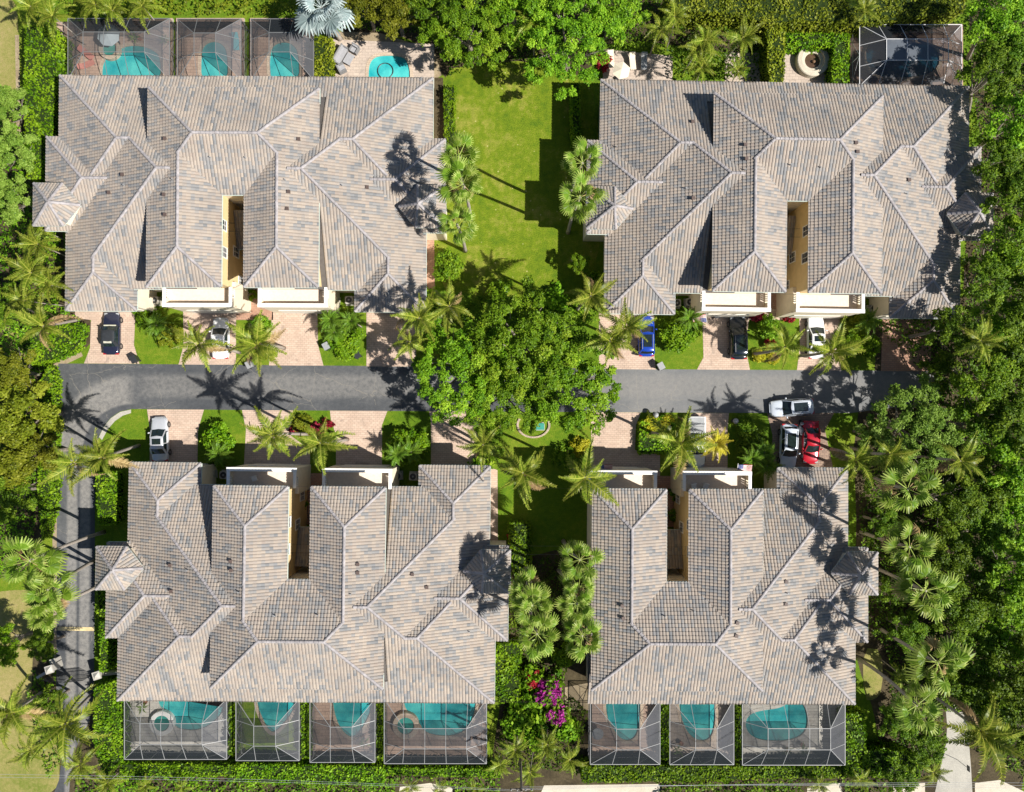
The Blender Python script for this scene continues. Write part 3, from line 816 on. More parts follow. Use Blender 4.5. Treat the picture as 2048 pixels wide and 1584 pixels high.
# ================================================================ pools and their screen rooms
def offset_loop(P, d):
    P = [np.array(p[:2]) for p in P]; n = len(P); out = []
    area = sum(P[i][0] * P[(i + 1) % n][1] - P[(i + 1) % n][0] * P[i][1] for i in range(n))
    sgn = 1 if area > 0 else -1
    for i in range(n):
        a, b, c = P[i - 1], P[i], P[(i + 1) % n]
        e1, e2 = b - a, c - b
        n1 = np.array([e1[1], -e1[0]]) * sgn; n2 = np.array([e2[1], -e2[0]]) * sgn
        n1 = n1 / (np.linalg.norm(n1) + 1e-9); n2 = n2 / (np.linalg.norm(n2) + 1e-9)
        m = n1 + n2; m /= (np.linalg.norm(m) + 1e-9)
        out.append(b + m * d)
    return out
def pool(deck_px, pool_px, label, mat='water', deck='pooldeck_r', spa=None, coping='coping'):
    """paved deck with the basin cut into it; water stands below the coping"""
    zd = .30
    base = np.mean([G(x, y, zd) for x, y in pool_px], 0)
    E = empty('swimming_pool', (base[0], base[1], 0), 0, label, 'pool', 'backyard swimming pools')
    rel = lambda p: (p[0] - base[0], p[1] - base[1])
    basin = [rel(G(p[0], p[1], zd)) for p in smooth_poly(pool_px, 2)]
    rim = offset_loop(basin, .34)
    d = [rel(G(x, y, zd)) for x, y in deck_px]
    fill('deck', [d, rim], zd, M[deck], E)
    n = len(d); sk = MB()
    sk.add([(p[0], p[1], zd) for p in d] + [(p[0], p[1], 0) for p in d], [(i, (i + 1) % n, n + (i + 1) % n, n + i) for i in range(n)])
    sk.build('deck_edge', M['concrete'], E)
    n = len(basin)
    mb = MB(); mb.add([(p[0], p[1], zd + .03) for p in rim] + [(p[0], p[1], zd + .03) for p in basin] + [(p[0], p[1], .05) for p in basin] + [(p[0], p[1], zd - .02) for p in rim],
        [(i, (i + 1) % n, n + (i + 1) % n, n + i) for i in range(n)] + [(n + i, n + (i + 1) % n, 2 * n + (i + 1) % n, 2 * n + i) for i in range(n)] + [(i, 3 * n + i, 3 * n + (i + 1) % n, (i + 1) % n) for i in range(n)])
    mb.build('coping', M[coping], E)
    fill('water', [basin], zd - .10, M[mat], E)
    if spa:
        sx, sy, r, top = spa
        c = rel(G(sx, sy, .7)); R = r * .055
        MB().lathe([(R, .05), (R, .70), (R * .97, .74), (R * .66, .74), (R * .63, .70), (R * .63, .30)], 36, (c[0], c[1], 0)).build('spa_wall', M[top], E)
        MB().add([(c[0] + R * .64 * math.cos(k * math.pi / 18), c[1] + R * .64 * math.sin(k * math.pi / 18), .62) for k in range(36)], [tuple(range(36))]).build('spa_water', M['water_g'], E)
    return E

ZE, ZT = 2.5, 3.7
def cage(o, i, n, label, frame='alu', house='n', flat='screen'):
    clear = 'screen_t' if flat == 'screen' else 'screen_lit'
    """o, i: pixel boxes of the eave frame and of the raised flat top; house: the long side that leans on the house"""
    (ox0, oy0, ox1, oy1), (ix0, iy0, ix1, iy1) = o, i
    O = [G(ox0, oy0, ZE), G(ox1, oy0, ZE), G(ox1, oy1, ZE), G(ox0, oy1, ZE)]
    I = [G(ix0, iy0, ZT), G(ix1, iy0, ZT), G(ix1, iy1, ZT), G(ix0, iy1, ZT)]
    b = sum(O) / 4
    E = empty('pool_enclosure', (b[0], b[1], 0), 0, label, 'pool enclosure', 'screened pool enclosures')
    sh = np.array([b[0], b[1], 0]); O = [p - sh for p in O]; I = [p - sh for p in I]
    fm = M[frame]
    def beam(a, c, w=.09): MB().bar(a, c, w * .6, w * .8).build('beam', fm, E)
    def panel(pts, k): 
        mb = MB(); mb.add(pts, [tuple(range(len(pts)))]); mb.build('screen_panel', M[k], E)
    lerp = lambda a, c, t: a + (c - a) * t
    m = n + 2
    for k in range(4):
        beam(O[k], O[(k + 1) % 4], .10); beam(I[k], I[(k + 1) % 4], .08)
        beam(O[k], I[k], .08)
    # long sides (0-1 and 2-3): rafters
    for (a, c, ia, ic, kk) in ((O[0], O[1], I[0], I[1], clear if house == 'n' else 'screen_shade'), (O[3], O[2], I[3], I[2], 'screen_shade' if house == 'n' else clear)):  # panel tones per slope imitate light and shade on one mesh
        tops = [ia] + [lerp(ia, ic, q / n) for q in range(1, n)] + [ic]
        fx = [(q + .85) / (n + 1.7) for q in range(n + 1)]
        bots = [lerp(a, c, f) for f in fx]
        for tq, bq in zip(tops, bots): beam(tq, bq, .07)
        panel([a, bots[0], tops[0]], kk)
        for q in range(n): panel([bots[q], bots[q + 1], tops[q + 1], tops[q]], kk)
        panel([bots[-1], c, tops[-1]], kk)
    for q in range(n):
        t0, t1 = q / n, (q + 1) / n
        panel([lerp(I[0], I[1], t0), lerp(I[0], I[1], t1), lerp(I[3], I[2], t1), lerp(I[3], I[2], t0)], flat)
        if q: beam(lerp(I[0], I[1], t0), lerp(I[3], I[2], t0), .07)
    # short sides
    for (a, c, ia, ic, sk) in ((O[0], O[3], I[0], I[3], 'screen'), (O[1], O[2], I[1], I[2], 'screen_lit')):
        p1, p2 = lerp(a, c, .34), lerp(a, c, .68)
        beam(ia, p1, .07); beam(ic, p2, .07)
        panel([a, p1, ia], sk); panel([p1, p2, ic, ia], sk); panel([p2, c, ic], sk)
    # walls: posts, mid rail, bracing and screens
    for k in range(4):
        a, c = O[k], O[(k + 1) % 4]; L = np.linalg.norm(c - a); q = max(2, int(L / 2.4))
        for j in range(q):
            t0, t1 = lerp(a, c, j / q), lerp(a, c, (j + 1) / q)
            g0, g1 = t0 * [1, 1, 0] + [0, 0, .1], t1 * [1, 1, 0] + [0, 0, .1]
            beam(t0, g0, .07)
            panel([g0, g1, t1, t0], 'screen_t')
            m0, m1 = lerp(g0, t0, .38), lerp(g1, t1, .38); beam(m0, m1, .05)
            if j in (0, q - 1): beam(g0 if j == 0 else g1, t1 if j == 0 else t0, .04)
    return E

pool([(113, 44), (345, 36), (345, 175), (113, 175)], [(204, 125), (222, 108), (240, 97), (258, 91), (284, 92), (306, 100), (322, 113), (322, 168), (204, 168)],
     'turquoise pool with a round raised spa, in the leftmost screen room at the top', spa=(218, 97, 21, 'coping'))
pool([(352, 36), (488, 36), (488, 175), (352, 175)], [(402, 168), (402, 104), (410, 88), (428, 82), (447, 89), (456, 108), (456, 168)], 'arched turquoise pool in the middle screen room behind the top left block')
pool([(500, 36), (628, 36), (628, 175), (500, 175)], [(540, 168), (539, 106), (548, 89), (567, 83), (587, 89), (598, 106), (600, 168)], 'arched turquoise pool in the screen room beside the silver palm')
pool([(660, 78), (868, 88), (868, 175), (656, 175)], [(737, 170), (737, 134), (743, 119), (757, 111), (798, 111), (812, 118), (820, 138), (820, 170)], 'open turquoise pool without a screen, beside the grey patio sofas', deck='pooldeck')
pool([(1700, 46), (1926, 48), (1926, 185), (1700, 185)], [(1728, 95), (1752, 82), (1840, 84), (1880, 100), (1876, 145), (1800, 158), (1740, 150)], 'dark blue pool under the bright white enclosure at the top right', mat='water_d', deck='pooldeck_r')
pool([(250, 1385), (455, 1385), (455, 1512), (250, 1512)], [(318, 1385), (316, 1412), (338, 1424), (348, 1440), (352, 1458), (400, 1462), (435, 1440), (452, 1410), (452, 1385)], 'turquoise pool with a white ringed spa, nearest the lane', deck='pooldeck_w', spa=(323, 1447, 24, 'white'), coping='pooldeck_w')
pool([(472, 1385), (600, 1385), (600, 1515), (472, 1515)], [(514, 1385), (514, 1410), (524, 1436), (538, 1462), (552, 1466), (590, 1420), (594, 1385)], 'narrow turquoise pool with green turf beside it, second screen room from the lane', deck='grass')
pool([(620, 1385), (752, 1385), (752, 1518), (620, 1518)], [(666, 1385), (666, 1415), (676, 1450), (694, 1472), (712, 1476), (735, 1440), (746, 1410), (746, 1385)], 'wedge shaped turquoise pool in the third screen room from the lane')
pool([(770, 1385), (972, 1385), (972, 1520), (770, 1520)], [(808, 1385), (808, 1418), (836, 1440), (850, 1468), (905, 1474), (935, 1460), (950, 1425), (954, 1385)], 'turquoise pool with a tan ringed spa at its corner, right of the lower left block', spa=(811, 1452, 26, 'coping'))
pool([(1184, 1385), (1320, 1385), (1320, 1522), (1184, 1522)], [(1212, 1385), (1212, 1430), (1226, 1455), (1238, 1476), (1258, 1483), (1274, 1472), (1281, 1440), (1280, 1385)], 'long turquoise pool next to the round grey table')
pool([(1340, 1385), (1470, 1385), (1470, 1522), (1340, 1522)], [(1357, 1385), (1360, 1428), (1372, 1460), (1388, 1478), (1410, 1483), (1425, 1472), (1431, 1440), (1430, 1385)], 'long turquoise pool in the middle screen room of the lower right block', deck='pooldeck')
pool([(1486, 1385), (1688, 1385), (1688, 1522), (1486, 1522)], [(1489, 1452), (1496, 1430), (1520, 1421), (1562, 1416), (1580, 1402), (1604, 1402), (1616, 1430), (1614, 1462), (1590, 1480), (1540, 1483), (1504, 1475)], 'kidney shaped turquoise pool in the widest screen room at the lower right', deck='pooldeck_w', coping='pooldeck_w')

cage((136, 37, 339, 160), (166, 64, 289, 104), 3, 'wide grey screen room over the pool with the round spa, top left', 'bronze', 's')
cage((355, 38, 482, 160), (388, 66, 431, 105), 1, 'narrow grey screen room in the middle of the three at the top left', 'bronze', 's')
cage((502, 38, 627, 160), (538, 65, 580, 104), 1, 'narrow grey screen room next to the silver palm', 'bronze', 's')
cage((1719, 49.5, 1923, 172), (1773, 78, 1897, 120.5), 3, 'bright white framed screen room at the top right', 'alu_bright', 's', 'screen_haze')
cage((249, 1398, 453.5, 1518.5), (280, 1447, 404, 1489), 3, 'wide screen room nearest the lane, over the white ringed spa', 'alu')
cage((472, 1398, 598.5, 1521), (507.5, 1452, 551, 1492), 1, 'narrow screen room with green turf inside, second from the lane', 'alu')
cage((620, 1398, 750, 1524.5), (660.5, 1454, 704, 1496), 1, 'narrow screen room, third from the lane', 'alu')
cage((768.5, 1398, 973, 1527), (808, 1457, 933, 1497.5), 3, 'wide screen room over the tan ringed spa, crossed by a pole shadow', 'alu')
cage((1180.5, 1398, 1320, 1528.6), (1233, 1458, 1280, 1499.6), 1, 'narrow screen room left of the lower right block, with a round table inside', 'alu')
cage((1339.6, 1398, 1467.6, 1529), (1391, 1457.5, 1434, 1499.6), 1, 'narrow screen room in the middle of the lower right block', 'alu')
cage((1484.7, 1398, 1690, 1530), (1536, 1457, 1661, 1499.5), 3, 'wide screen room over the kidney pool, beside the square hedge', 'alu')

# ================================================================ cars
def loft(stations, n=11):
    """closed body shell from (x, half width, z bottom, z top)"""
    V = []; F = []
    for (x, wd, zb, zt) in stations:
        h = zt - zb
        prof = [(-wd * .88, zb), (-wd, zb + h * .22), (-wd * .995, zb + h * .6), (-wd * .95, zb + h * .86), (-wd * .80, zb + h * .975), (0, zt + .012),
                (wd * .80, zb + h * .975), (wd * .95, zb + h * .86), (wd * .995, zb + h * .6), (wd, zb + h * .22), (wd * .88, zb)]
        V += [(x, a, b) for a, b in prof]
    m = len(stations)
    for i in range(m - 1):
        for k in range(n): F.append((i * n + k, i * n + (k + 1) % n, (i + 1) * n + (k + 1) % n, (i + 1) * n + k))
    F.append(tuple(range(n))); F.append(tuple((m - 1) * n + k for k in range(n))[::-1])
    return V, F
def car(name, label, px, py, ang, L, W, Ht, color, kind='suv', sunroof=False, roofmat=None, door_open=False):
    p = G(px, py, .8)
    E = empty(name, (p[0], p[1], 0), math.radians(ang), label, 'pickup' if kind == 'pickup' else 'car', 'parked cars')
    body = color; hw = W / 2; l2 = L / 2
    belt = {'suv': .98, 'sedan': .90, 'conv': .88, 'pickup': 1.05}[kind]
    hood = belt - (.06 if kind != 'pickup' else .0); tail = belt + (.02 if kind == 'suv' else .0)
    st = [(-l2, hw * .74, .42, tail - .22), (-l2 + .06, hw * .84, .30, tail - .08), (-l2 + .22, hw * .93, .24, tail - .01), (-l2 + .7, hw * .99, .22, tail), (-.3, hw, .22, belt), (.6, hw * .995, .22, belt),
          (l2 - 1.25, hw * .985, .22, hood), (l2 - .6, hw * .95, .22, hood - .07), (l2 - .25, hw * .88, .26, hood - .16), (l2 - .08, hw * .76, .32, hood - .27), (l2, hw * .60, .40, hood - .38)]
    v, f = loft(st)
    b = MB().add(v, f).build('body', body, E, True)
    md = b.modifiers.new('smooth', 'SUBSURF'); md.levels = 1; md.render_levels = 1
    # glass house: ring at the belt and ring at the roof
    if kind == 'suv': xr0, xr1, xf1, xf0 = -l2 + .28, -l2 + .62, .22, 1.02
    elif kind == 'sedan': xr0, xr1, xf1, xf0 = -l2 + .78, -l2 + 1.48, .18, 1.0
    elif kind == 'conv': xr0, xr1, xf1, xf0 = -l2 + .85, -l2 + 1.35, .15, .85
    else: xr0, xr1, xf1, xf0 = -.75, -.60, .62, 1.30
    wb, wt = hw * .90, hw * .74
    zr = Ht
    def ring(x0, x1, wd, z, bow=.06): return [(x0 - bow, 0, z), (x0, wd * .92, z), (x0 + .12, wd, z), ((x0 + x1) / 2, wd * 1.01, z), (x1 - .14, wd, z), (x1, wd * .90, z), (x1 + bow * 1.6, 0, z), (x1, -wd * .90, z), (x1 - .14, -wd, z), ((x0 + x1) / 2, -wd * 1.01, z), (x0 + .12, -wd, z), (x0, -wd * .92, z)]
    r0 = ring(xr0, xf0, wb, belt - .05); r1 = ring(xr1, xf1, wt, zr - .06); n = 12
    MB().add(r0 + r1, [(i, (i + 1) % n, n + (i + 1) % n, n + i) for i in range(n)] + [tuple(range(n, 2 * n))]).build('windows', M['glass'], E, True)
    ra = ring(xr1 - .10, xf1 + .10, wt * 1.03, zr - .07); rb = ring(xr1, xf1, wt * .96, zr - .015); rc = ring(xr1 + .3, xf1 - .25, wt * .6, zr + .012)
    MB().add(ra + rb + rc, [(i, (i + 1) % n, n + (i + 1) % n, n + i) for i in range(n)] + [(n + i, n + (i + 1) % n, 2 * n + (i + 1) % n, 2 * n + i) for i in range(n)] + [tuple(range(2 * n, 3 * n))]).build('roof', roofmat or body, E, True)
    for s in (1, -1):
        MB().bar((xf0 - .02, s * wb * .93, belt - .02), (xf1 + .02, s * wt * .96, zr - .06), .08).build('pillar', roofmat or body, E)
        MB().bar((xr0 + .05, s * wb * .95, belt - .02), (xr1, s * wt * .97, zr - .06), .16 if kind != 'conv' else .3, .10).build('pillar', roofmat or body, E)
        MB().bar(((xr0 + xf0) / 2 - .15, s * wb * 1.0, belt - .02), ((xr1 + xf1) / 2 - .1, s * wt * 1.0, zr - .06), .09, .05).build('pillar', roofmat or body, E)
        MB().tube([(xf0 - .28, s * (hw * .93), belt + .02), (xf0 - .30, s * (hw + .08), belt + .07), (xf0 - .32, s * (hw + .19), belt + .08)], [.05, .09, .07], 8).build('side_mirror', body, E, True)
        MB().box(l2 - .42, l2 - .14, s * hw * .50, s * hw * .83, hood - .28, hood - .19).build('headlight', M['lamp'], E)
        MB().box(-l2 - .0, -l2 + .16, s * hw * .52, s * hw * .87, tail - .34, tail - .12).build('tail_light', M['redlamp'], E)
        for x in (l2 - .88, -l2 + .92):
            R = .36 if kind in ('suv', 'pickup') else .33
            yo, yi = s * (hw + .02), s * (hw - .22)
            mb = MB(); N = 20; V = []; 
            prof = [(R * .6, yi), (R * .94, yi), (R, yi + (yo - yi) * .15), (R, yi + (yo - yi) * .85), (R * .94, yo), (R * .64, yo)]
            for r_, y_ in prof: V += [(x + r_ * math.cos(2 * math.pi * k / N), y_, R + r_ * math.sin(2 * math.pi * k / N)) for k in range(N)]
            F = [(i * N + k, i * N + (k + 1) % N, (i + 1) * N + (k + 1) % N, (i + 1) * N + k) for i in range(5) for k in range(N)]
            wh = mb.add(V, F).build('wheel', M['tyre'], E)
            rv = [(x + R * .64 * math.cos(2 * math.pi * k / N), yo - s * .03, R + R * .64 * math.sin(2 * math.pi * k / N)) for k in range(N)] + [(x, yo - s * .01, R)]
            MB().add(rv, [(k, (k + 1) % N, N) for k in range(N)]).build('rim', M['rim'], wh)
    if sunroof:
        x0, x1 = xr1 + .35, xf1 - .12
        MB().box(x0, x1, -wt * .68, wt * .68, zr - .02, zr + .028).build('sunroof', M['glass'], E)
    if kind == 'conv':
        MB().box(xr1 - .18, xr1 + .08, -wt * .62, wt * .62, zr - .10, zr - .01).build('rear_window', M['leather'], E)
        MB().bar((xf0 - .04, -wb * .8, belt + .06), (xf0 - .04, wb * .8, belt + .06), .13, .03).build('dashboard', M['leather'], E)
    if kind == 'pickup':
        x0, x1 = -l2 + .10, xr0 - .08
        MB().box(x0, x1, -hw * .80, hw * .80, tail - .03, tail + .035).build('bed_cover', M['grey'], E)
        for s in (1, -1): MB().box(x0, x1, s * hw * .80, s * hw * .97, tail - .10, tail + .06).build('bed_rail', body, E)
        MB().box(x0 - .06, x0, -hw * .9, hw * .9, .5, tail + .05).build('tailgate', body, E)
        MB().box(x0 + 1.0, x0 + 1.03, -hw * .80, hw * .80, tail + .035, tail + .05).build('cover_seam', M['dark'], E)
    if kind in ('suv',):
        for s in (1, -1): MB().bar((xr1 + .1, s * wt * .86, zr + .03), (xf1 - .1, s * wt * .86, zr + .03), .04).build('roof_rail', M['grey'], E)
    if door_open:
        MB().add([(.55, -hw, .35), (-.28, -hw - .72, .35), (-.28, -hw - .72, belt), (.55, -hw, belt), (.55, -hw - .09, .35), (-.26, -hw - .80, .35), (-.26, -hw - .80, belt), (.55, -hw - .09, belt)],
                 [(0, 1, 2, 3), (7, 6, 5, 4), (0, 4, 5, 1), (3, 2, 6, 7), (1, 5, 6, 2), (0, 3, 7, 4)]).build('open_door', body, E)
    return E
PW = paint('white_car_paint', (.80, .80, .80)); PS = paint('silver_car_paint', (.62, .64, .68), .28, .3); PN = paint('navy_car_paint', (.022, .026, .055), .2, .2)
PB = paint('blue_car_paint', (.012, .06, .42), .2, .2); PK = paint('black_car_paint', (.012, .02, .034), .16, .3); PR = paint('red_car_paint', (.46, .012, .03), .2, .2)
PIB = paint('ice_white_car_paint', (.66, .72, .80), .24, .15)
car('parked_car', 'dark navy convertible with a black soft top, on the leftmost paved driveway', 221, 666, 90, 4.65, 1.85, 1.42, PN, 'conv', roofmat=M['black_cloth'])
car('parked_car', 'white car half hidden under palm fronds, second driveway from the left', 440, 676, 90, 4.5, 1.88, 1.52, PW, 'sedan')
car('parked_car', 'silver sedan with a dark sunroof, beside the curved lawn at the lane corner', 318, 878, 92, 4.8, 1.85, 1.45, PS, 'sedan', True)
car('parked_car', 'bright blue car partly under palm fronds, top right row', 1293, 672, 90, 4.45, 1.84, 1.55, PB, 'suv', True)
car('parked_car', 'black sport utility car with a glossy sunroof, beside the striped flag', 1477, 675, 91, 4.75, 1.95, 1.68, PK, 'suv', True)
car('parked_car', 'white coupe with a dark panel roof, in front of the narrow entrance court', 1633, 674, 90, 4.75, 1.9, 1.42, PW, 'sedan', True)
car('pickup_truck', 'white pickup with a grey bed cover, under a coconut palm', 1393, 884, -90, 5.6, 1.98, 1.82, PW, 'pickup')
car('parked_car', 'white sport utility car parked across the driveway with its door open', 1584, 815, 184, 4.75, 1.92, 1.66, PIB, 'suv', True, door_open=False)
car('parked_car', 'white car with a dark sunroof, parked beside the red car', 1578, 893, -92, 4.9, 1.9, 1.55, PIB, 'suv', True)
car('parked_car', 'red sedan in dappled shade next to the white cars', 1623, 885, -91, 4.75, 1.86, 1.45, PR, 'sedan')
# white scooter between the cars
def scooter():
    p = G(1602.5, 857, .5); E = empty('scooter', (p[0], p[1], 0), math.radians(90), 'small white scooter between the white car and the red car', 'scooter')
    MB().tube([(-.55, 0, .62), (-.2, 0, .72), (.1, 0, .68)], [.14, .20, .10], 10).build('seat', M['grey'], E, True)
    MB().tube([(-.75, 0, .5), (-.4, 0, .5), (0, 0, .3), (.35, 0, .32), (.55, 0, .7)], [.10, .2, .16, .16, .20], 10).build('body', PW, E, True)
    MB().tube([(.52, -.34, 1.0), (.56, 0, 1.02), (.52, .34, 1.0)], .03, 8).build('handlebar', M['dark'], E)
    MB().tube([(.55, 0, .6), (.55, 0, 1.0)], .1, 8).build('leg_shield', PW, E)
    for x in (-.6, .7):
        MB().tube([(x, -.07, .24), (x, .07, .24)], .24, 18).build('wheel', M['tyre'], E)
scooter()
# ================================================================ foliage
def leaf_quads(C, N, size, elong=1.6, jitter=.5):
    """one kite-shaped leaf per centre C with normal N"""
    n = len(C)
    N = N + rng.normal(0, jitter, (n, 3)); N /= np.linalg.norm(N, axis=1)[:, None] + 1e-9
    r = rng.normal(0, 1, (n, 3)); a = np.cross(N, r); a /= np.linalg.norm(a, axis=1)[:, None] + 1e-9
    b = np.cross(N, a)
    s = (size * rng.uniform(.6, 1.4, n))[:, None]
    V = np.stack([C - a * s * elong * .5, C + b * s * .5 + a * s * .1, C + a * s * elong * .5, C - b * s * .5 + a * s * .1], 1).reshape(-1, 3)
    F = np.arange(4 * n).reshape(n, 4)
    return V, F
def crown(nc, per, size, flat=.62, spread=1.0, seed=0, rclump=(.20, .36), ragged=0.0):
    """unit-radius crown of leaf clumps: uneven outline, gaps between the clumps"""
    global rng
    keep = rng; rng = np.random.default_rng(seed)
    CC = []; NN = []; TT = []
    for k in range(nc):
        th = rng.uniform(0, 2 * math.pi); rr = math.sqrt(rng.uniform(0, 1)) * spread * rng.uniform(.85, 1.08)
        rr *= 1 + ragged * (.6 * math.sin(3 * th + seed) + .5 * math.sin(5 * th + 2 * seed) + .3 * math.sin(9 * th))
        z = flat * math.sqrt(max(0, 1 - min(rr, .98) ** 2)) * rng.uniform(.45, 1.0)
        c = np.array([rr * .86 * math.cos(th), rr * .86 * math.sin(th), z]); rc = rng.uniform(*rclump) * (1.1 - .35 * rr)
        d = rng.normal(0, 1, (per, 3)); d /= np.linalg.norm(d, axis=1)[:, None]
        d[:, 2] = np.where(rng.random(per) < .75, np.abs(d[:, 2]), d[:, 2])
        q = rng.uniform(.35, 1.08, per) ** .6
        lump = 1 + .35 * np.sin(d[:, 0] * 5 + k) * np.sin(d[:, 1] * 6 + k * 2)
        P = c + d * (rc * q * lump)[:, None] * np.array([1, 1, .7])
        CC.append(P); NN.append(d * .6 + np.array([0, 0, .7])); TT.append(np.clip(.5 + rng.normal(0, .14) + rng.normal(0, .17, per), 0, 1))
    C = np.concatenate(CC); N = np.concatenate(NN)
    V, F = leaf_quads(C, N, size)
    tt = np.concatenate(TT)
    rng = keep
    return V, F, tt
TREE_ME = [npdata('crown', *crown(36, 270, .038, .66, seed=s, rclump=(.14, .25), ragged=.16)) for s in (1, 2, 3, 4)]
TREE_BIG = [npdata('crown', *crown(120, 290, .019, .46, seed=s, rclump=(.065, .14), ragged=.2)) for s in (11, 12, 13)]
SHRUB_ME = [npdata('foliage', *crown(14, 46, .15, .75, seed=s, rclump=(.32, .5))) for s in (21, 22, 23, 24)]
BALL_ME = [npdata('foliage', *crown(40, 60, .075, .85, seed=s, rclump=(.20, .30), spread=.95)) for s in (31, 32)]
FLOWER_ME = [npdata('flowers', *crown(9, 14, .16, .9, seed=s, rclump=(.25, .4))) for s in (41, 42)]

MAGENTA_ME = [npdata('flowers', *crown(16, 60, .11, .95, seed=s, rclump=(.3, .45))) for s in (51, 52)]
def tree_trunk(r, h, seed=0, limbs=6):
    R = random.Random(seed); mb = MB()
    tr = .035 * r + .06
    mb.tube([(0, 0, -.05), (R.uniform(-.1, .1), R.uniform(-.1, .1), h * .3), (R.uniform(-.25, .25), R.uniform(-.25, .25), h * .55)], [tr * 1.5, tr, tr * .8], 8)
    for k in range(limbs):
        a = 2 * math.pi * (k + R.random() * .6) / limbs; q = R.uniform(.55, .9)
        p0 = Vector((0, 0, h * R.uniform(.35, .52))); p2 = Vector((r * q * math.cos(a), r * q * math.sin(a), h * R.uniform(.78, .97)))
        p1 = p0.lerp(p2, .5) + Vector((0, 0, h * .08))
        mb.tube([p0, p1, p2], [tr * .55, tr * .36, tr * .10], 6)
        for j in range(2):
            b = a + R.uniform(-.8, .8); p3 = p1 + Vector((r * .35 * math.cos(b), r * .35 * math.sin(b), h * R.uniform(.08, .2)))
            mb.tube([p1, p3], [tr * .25, tr * .07], 5)
    return mb
LABELS_SEEN = {}
def tree(px, py, r, h, label, mat='leaf_wood', big=False, group='broadleaf trees', name='broadleaf_tree', flat=None, keep_x=None):
    """px, py: where the crown's middle shows; h: height of the crown's top"""
    k = len(bpy.data.objects)
    p = G(px, py, h * .8); lean = max(0.0, keep_x - p[0]) if keep_x else 0.0
    E = empty(name, (p[0] + lean, p[1], 0), 0, label, 'tree', group)
    me = (TREE_BIG if big else TREE_ME)[k % 3]
    c = bpy.data.objects.new('crown', me); COL.objects.link(c); c.parent = E
    if len(me.materials) == 0: me.materials.append(M['leaf_wood'])
    c.material_slots[0].link = 'OBJECT'; c.material_slots[0].material = M[mat]
    zs = flat or min(r * 1.05, h * .9)
    top = .6 * zs if not big else .42 * zs * 1.1
    c.scale = (r, r, zs); c.location = (-lean, 0, h - top); c.rotation_euler = (0, 0, random.uniform(0, 6.28))
    tb = tree_trunk(r, h - top * .5, k, 7 if big else 5)
    if lean: tb.v = [(x - lean * min(1.0, max(0.0, z) / (h * .6)), y, z) for x, y, z in tb.v]     # trunk leaning out over the roof
    tb.build('trunk', M['bark'], E)
    return E
def shrub(px, py, r, label, mat='leaf_hedge', kind=0, z=None, group='garden shrubs', flat=1.0, flowers=None):
    h = (z or r * .9); p = G(px, py, h * .5)
    E = empty('shrub', (p[0], p[1], 0), random.uniform(0, 6.28), label, 'shrub', group)
    me = random.choice(BALL_ME if kind else SHRUB_ME)
    if len(me.materials) == 0: me.materials.append(M['leaf_hedge'])
    c = bpy.data.objects.new('foliage', me); COL.objects.link(c); c.parent = E
    c.material_slots[0].link = 'OBJECT'; c.material_slots[0].material = M[mat]
    c.scale = (r, r, h / .85); c.location = (0, 0, .05)
    MB().tube([(0, 0, 0), (0, 0, h * .4)], .05, 6).build('stem', M['bark'], E)
    if flowers:
        me = random.choice(FLOWER_ME if flowers == 'leaf_red' else MAGENTA_ME)
        if len(me.materials) == 0: me.materials.append(M['leaf_red'])
        f = bpy.data.objects.new('flowers', me); COL.objects.link(f); f.parent = E
        f.material_slots[0].link = 'OBJECT'; f.material_slots[0].material = M[flowers]
        f['kind'] = 'stuff'; f.scale = (r * .8, r * .8, h * .9); f.location = (0, 0, h * .25)
    return E
def hedge(poly, h, label, mat='leaf_hedge', dens=75, leaf=.17, lumpy=.25, group='clipped hedges', z0=0.0):
    """poly in pixels at the hedge's top; solid dark core added to block light, leaves standing out of it"""
    P = np.array([G(x, y, h)[:2] for x, y in poly]); c = P.mean(0)
    E = empty('hedge', (c[0], c[1], 0), 0, label, 'hedge', group)
    Q = P - c; n = len(Q)
    ins = np.array(offset_loop([tuple(q) for q in Q], -.16))
    MB().prism([tuple(q) for q in ins], z0, h - .14).build('core', M['block_core'], E)  # solid box added inside the hedge to block light
    x0, y0 = Q.min(0); x1, y1 = Q.max(0)
    area = (x1 - x0) * (y1 - y0); m = int(area * dens)
    pts = np.stack([rng.uniform(x0, x1, m), rng.uniform(y0, y1, m)], 1)
    pts = pts[inpoly(pts, Q)]; m = len(pts)
    zz = h - rng.uniform(0, .22, m) + lumpy * (np.sin(pts[:, 0] * 2.1 + c[0]) * np.sin(pts[:, 1] * 1.7) * .5) + rng.normal(0, lumpy * .25, m)
    C = [np.column_stack([pts, zz])]; N = [np.tile([0, 0, 1.0], (m, 1))]
    for i in range(n):
        a, b = Q[i], Q[(i + 1) % n]; L = np.linalg.norm(b - a); k = int(L * (h - z0) * dens * .5)
        t = rng.random(k); d = (b - a) / (L + 1e-9); nn = np.array([d[1], -d[0]])
        if np.dot(nn, (a + b) / 2) < 0: nn = -nn
        pp = a + np.outer(t, b - a) + nn * rng.normal(0, .07, k)[:, None]
        C.append(np.column_stack([pp, rng.uniform(z0, h, k)])); N.append(np.tile([nn[0], nn[1], .5], (k, 1)))
    C = np.concatenate(C); N = np.concatenate(N)
    V, F = leaf_quads(C, N, leaf, 1.5, .55)
    blot = .5 + .28 * np.sin(C[:, 0] * 1.3 + c[1]) * np.sin(C[:, 1] * 1.1) + rng.normal(0, .2, len(C))
    o = link('foliage', npdata('foliage', V, F, np.clip(blot, 0, 1)), M[mat], E)
    return E
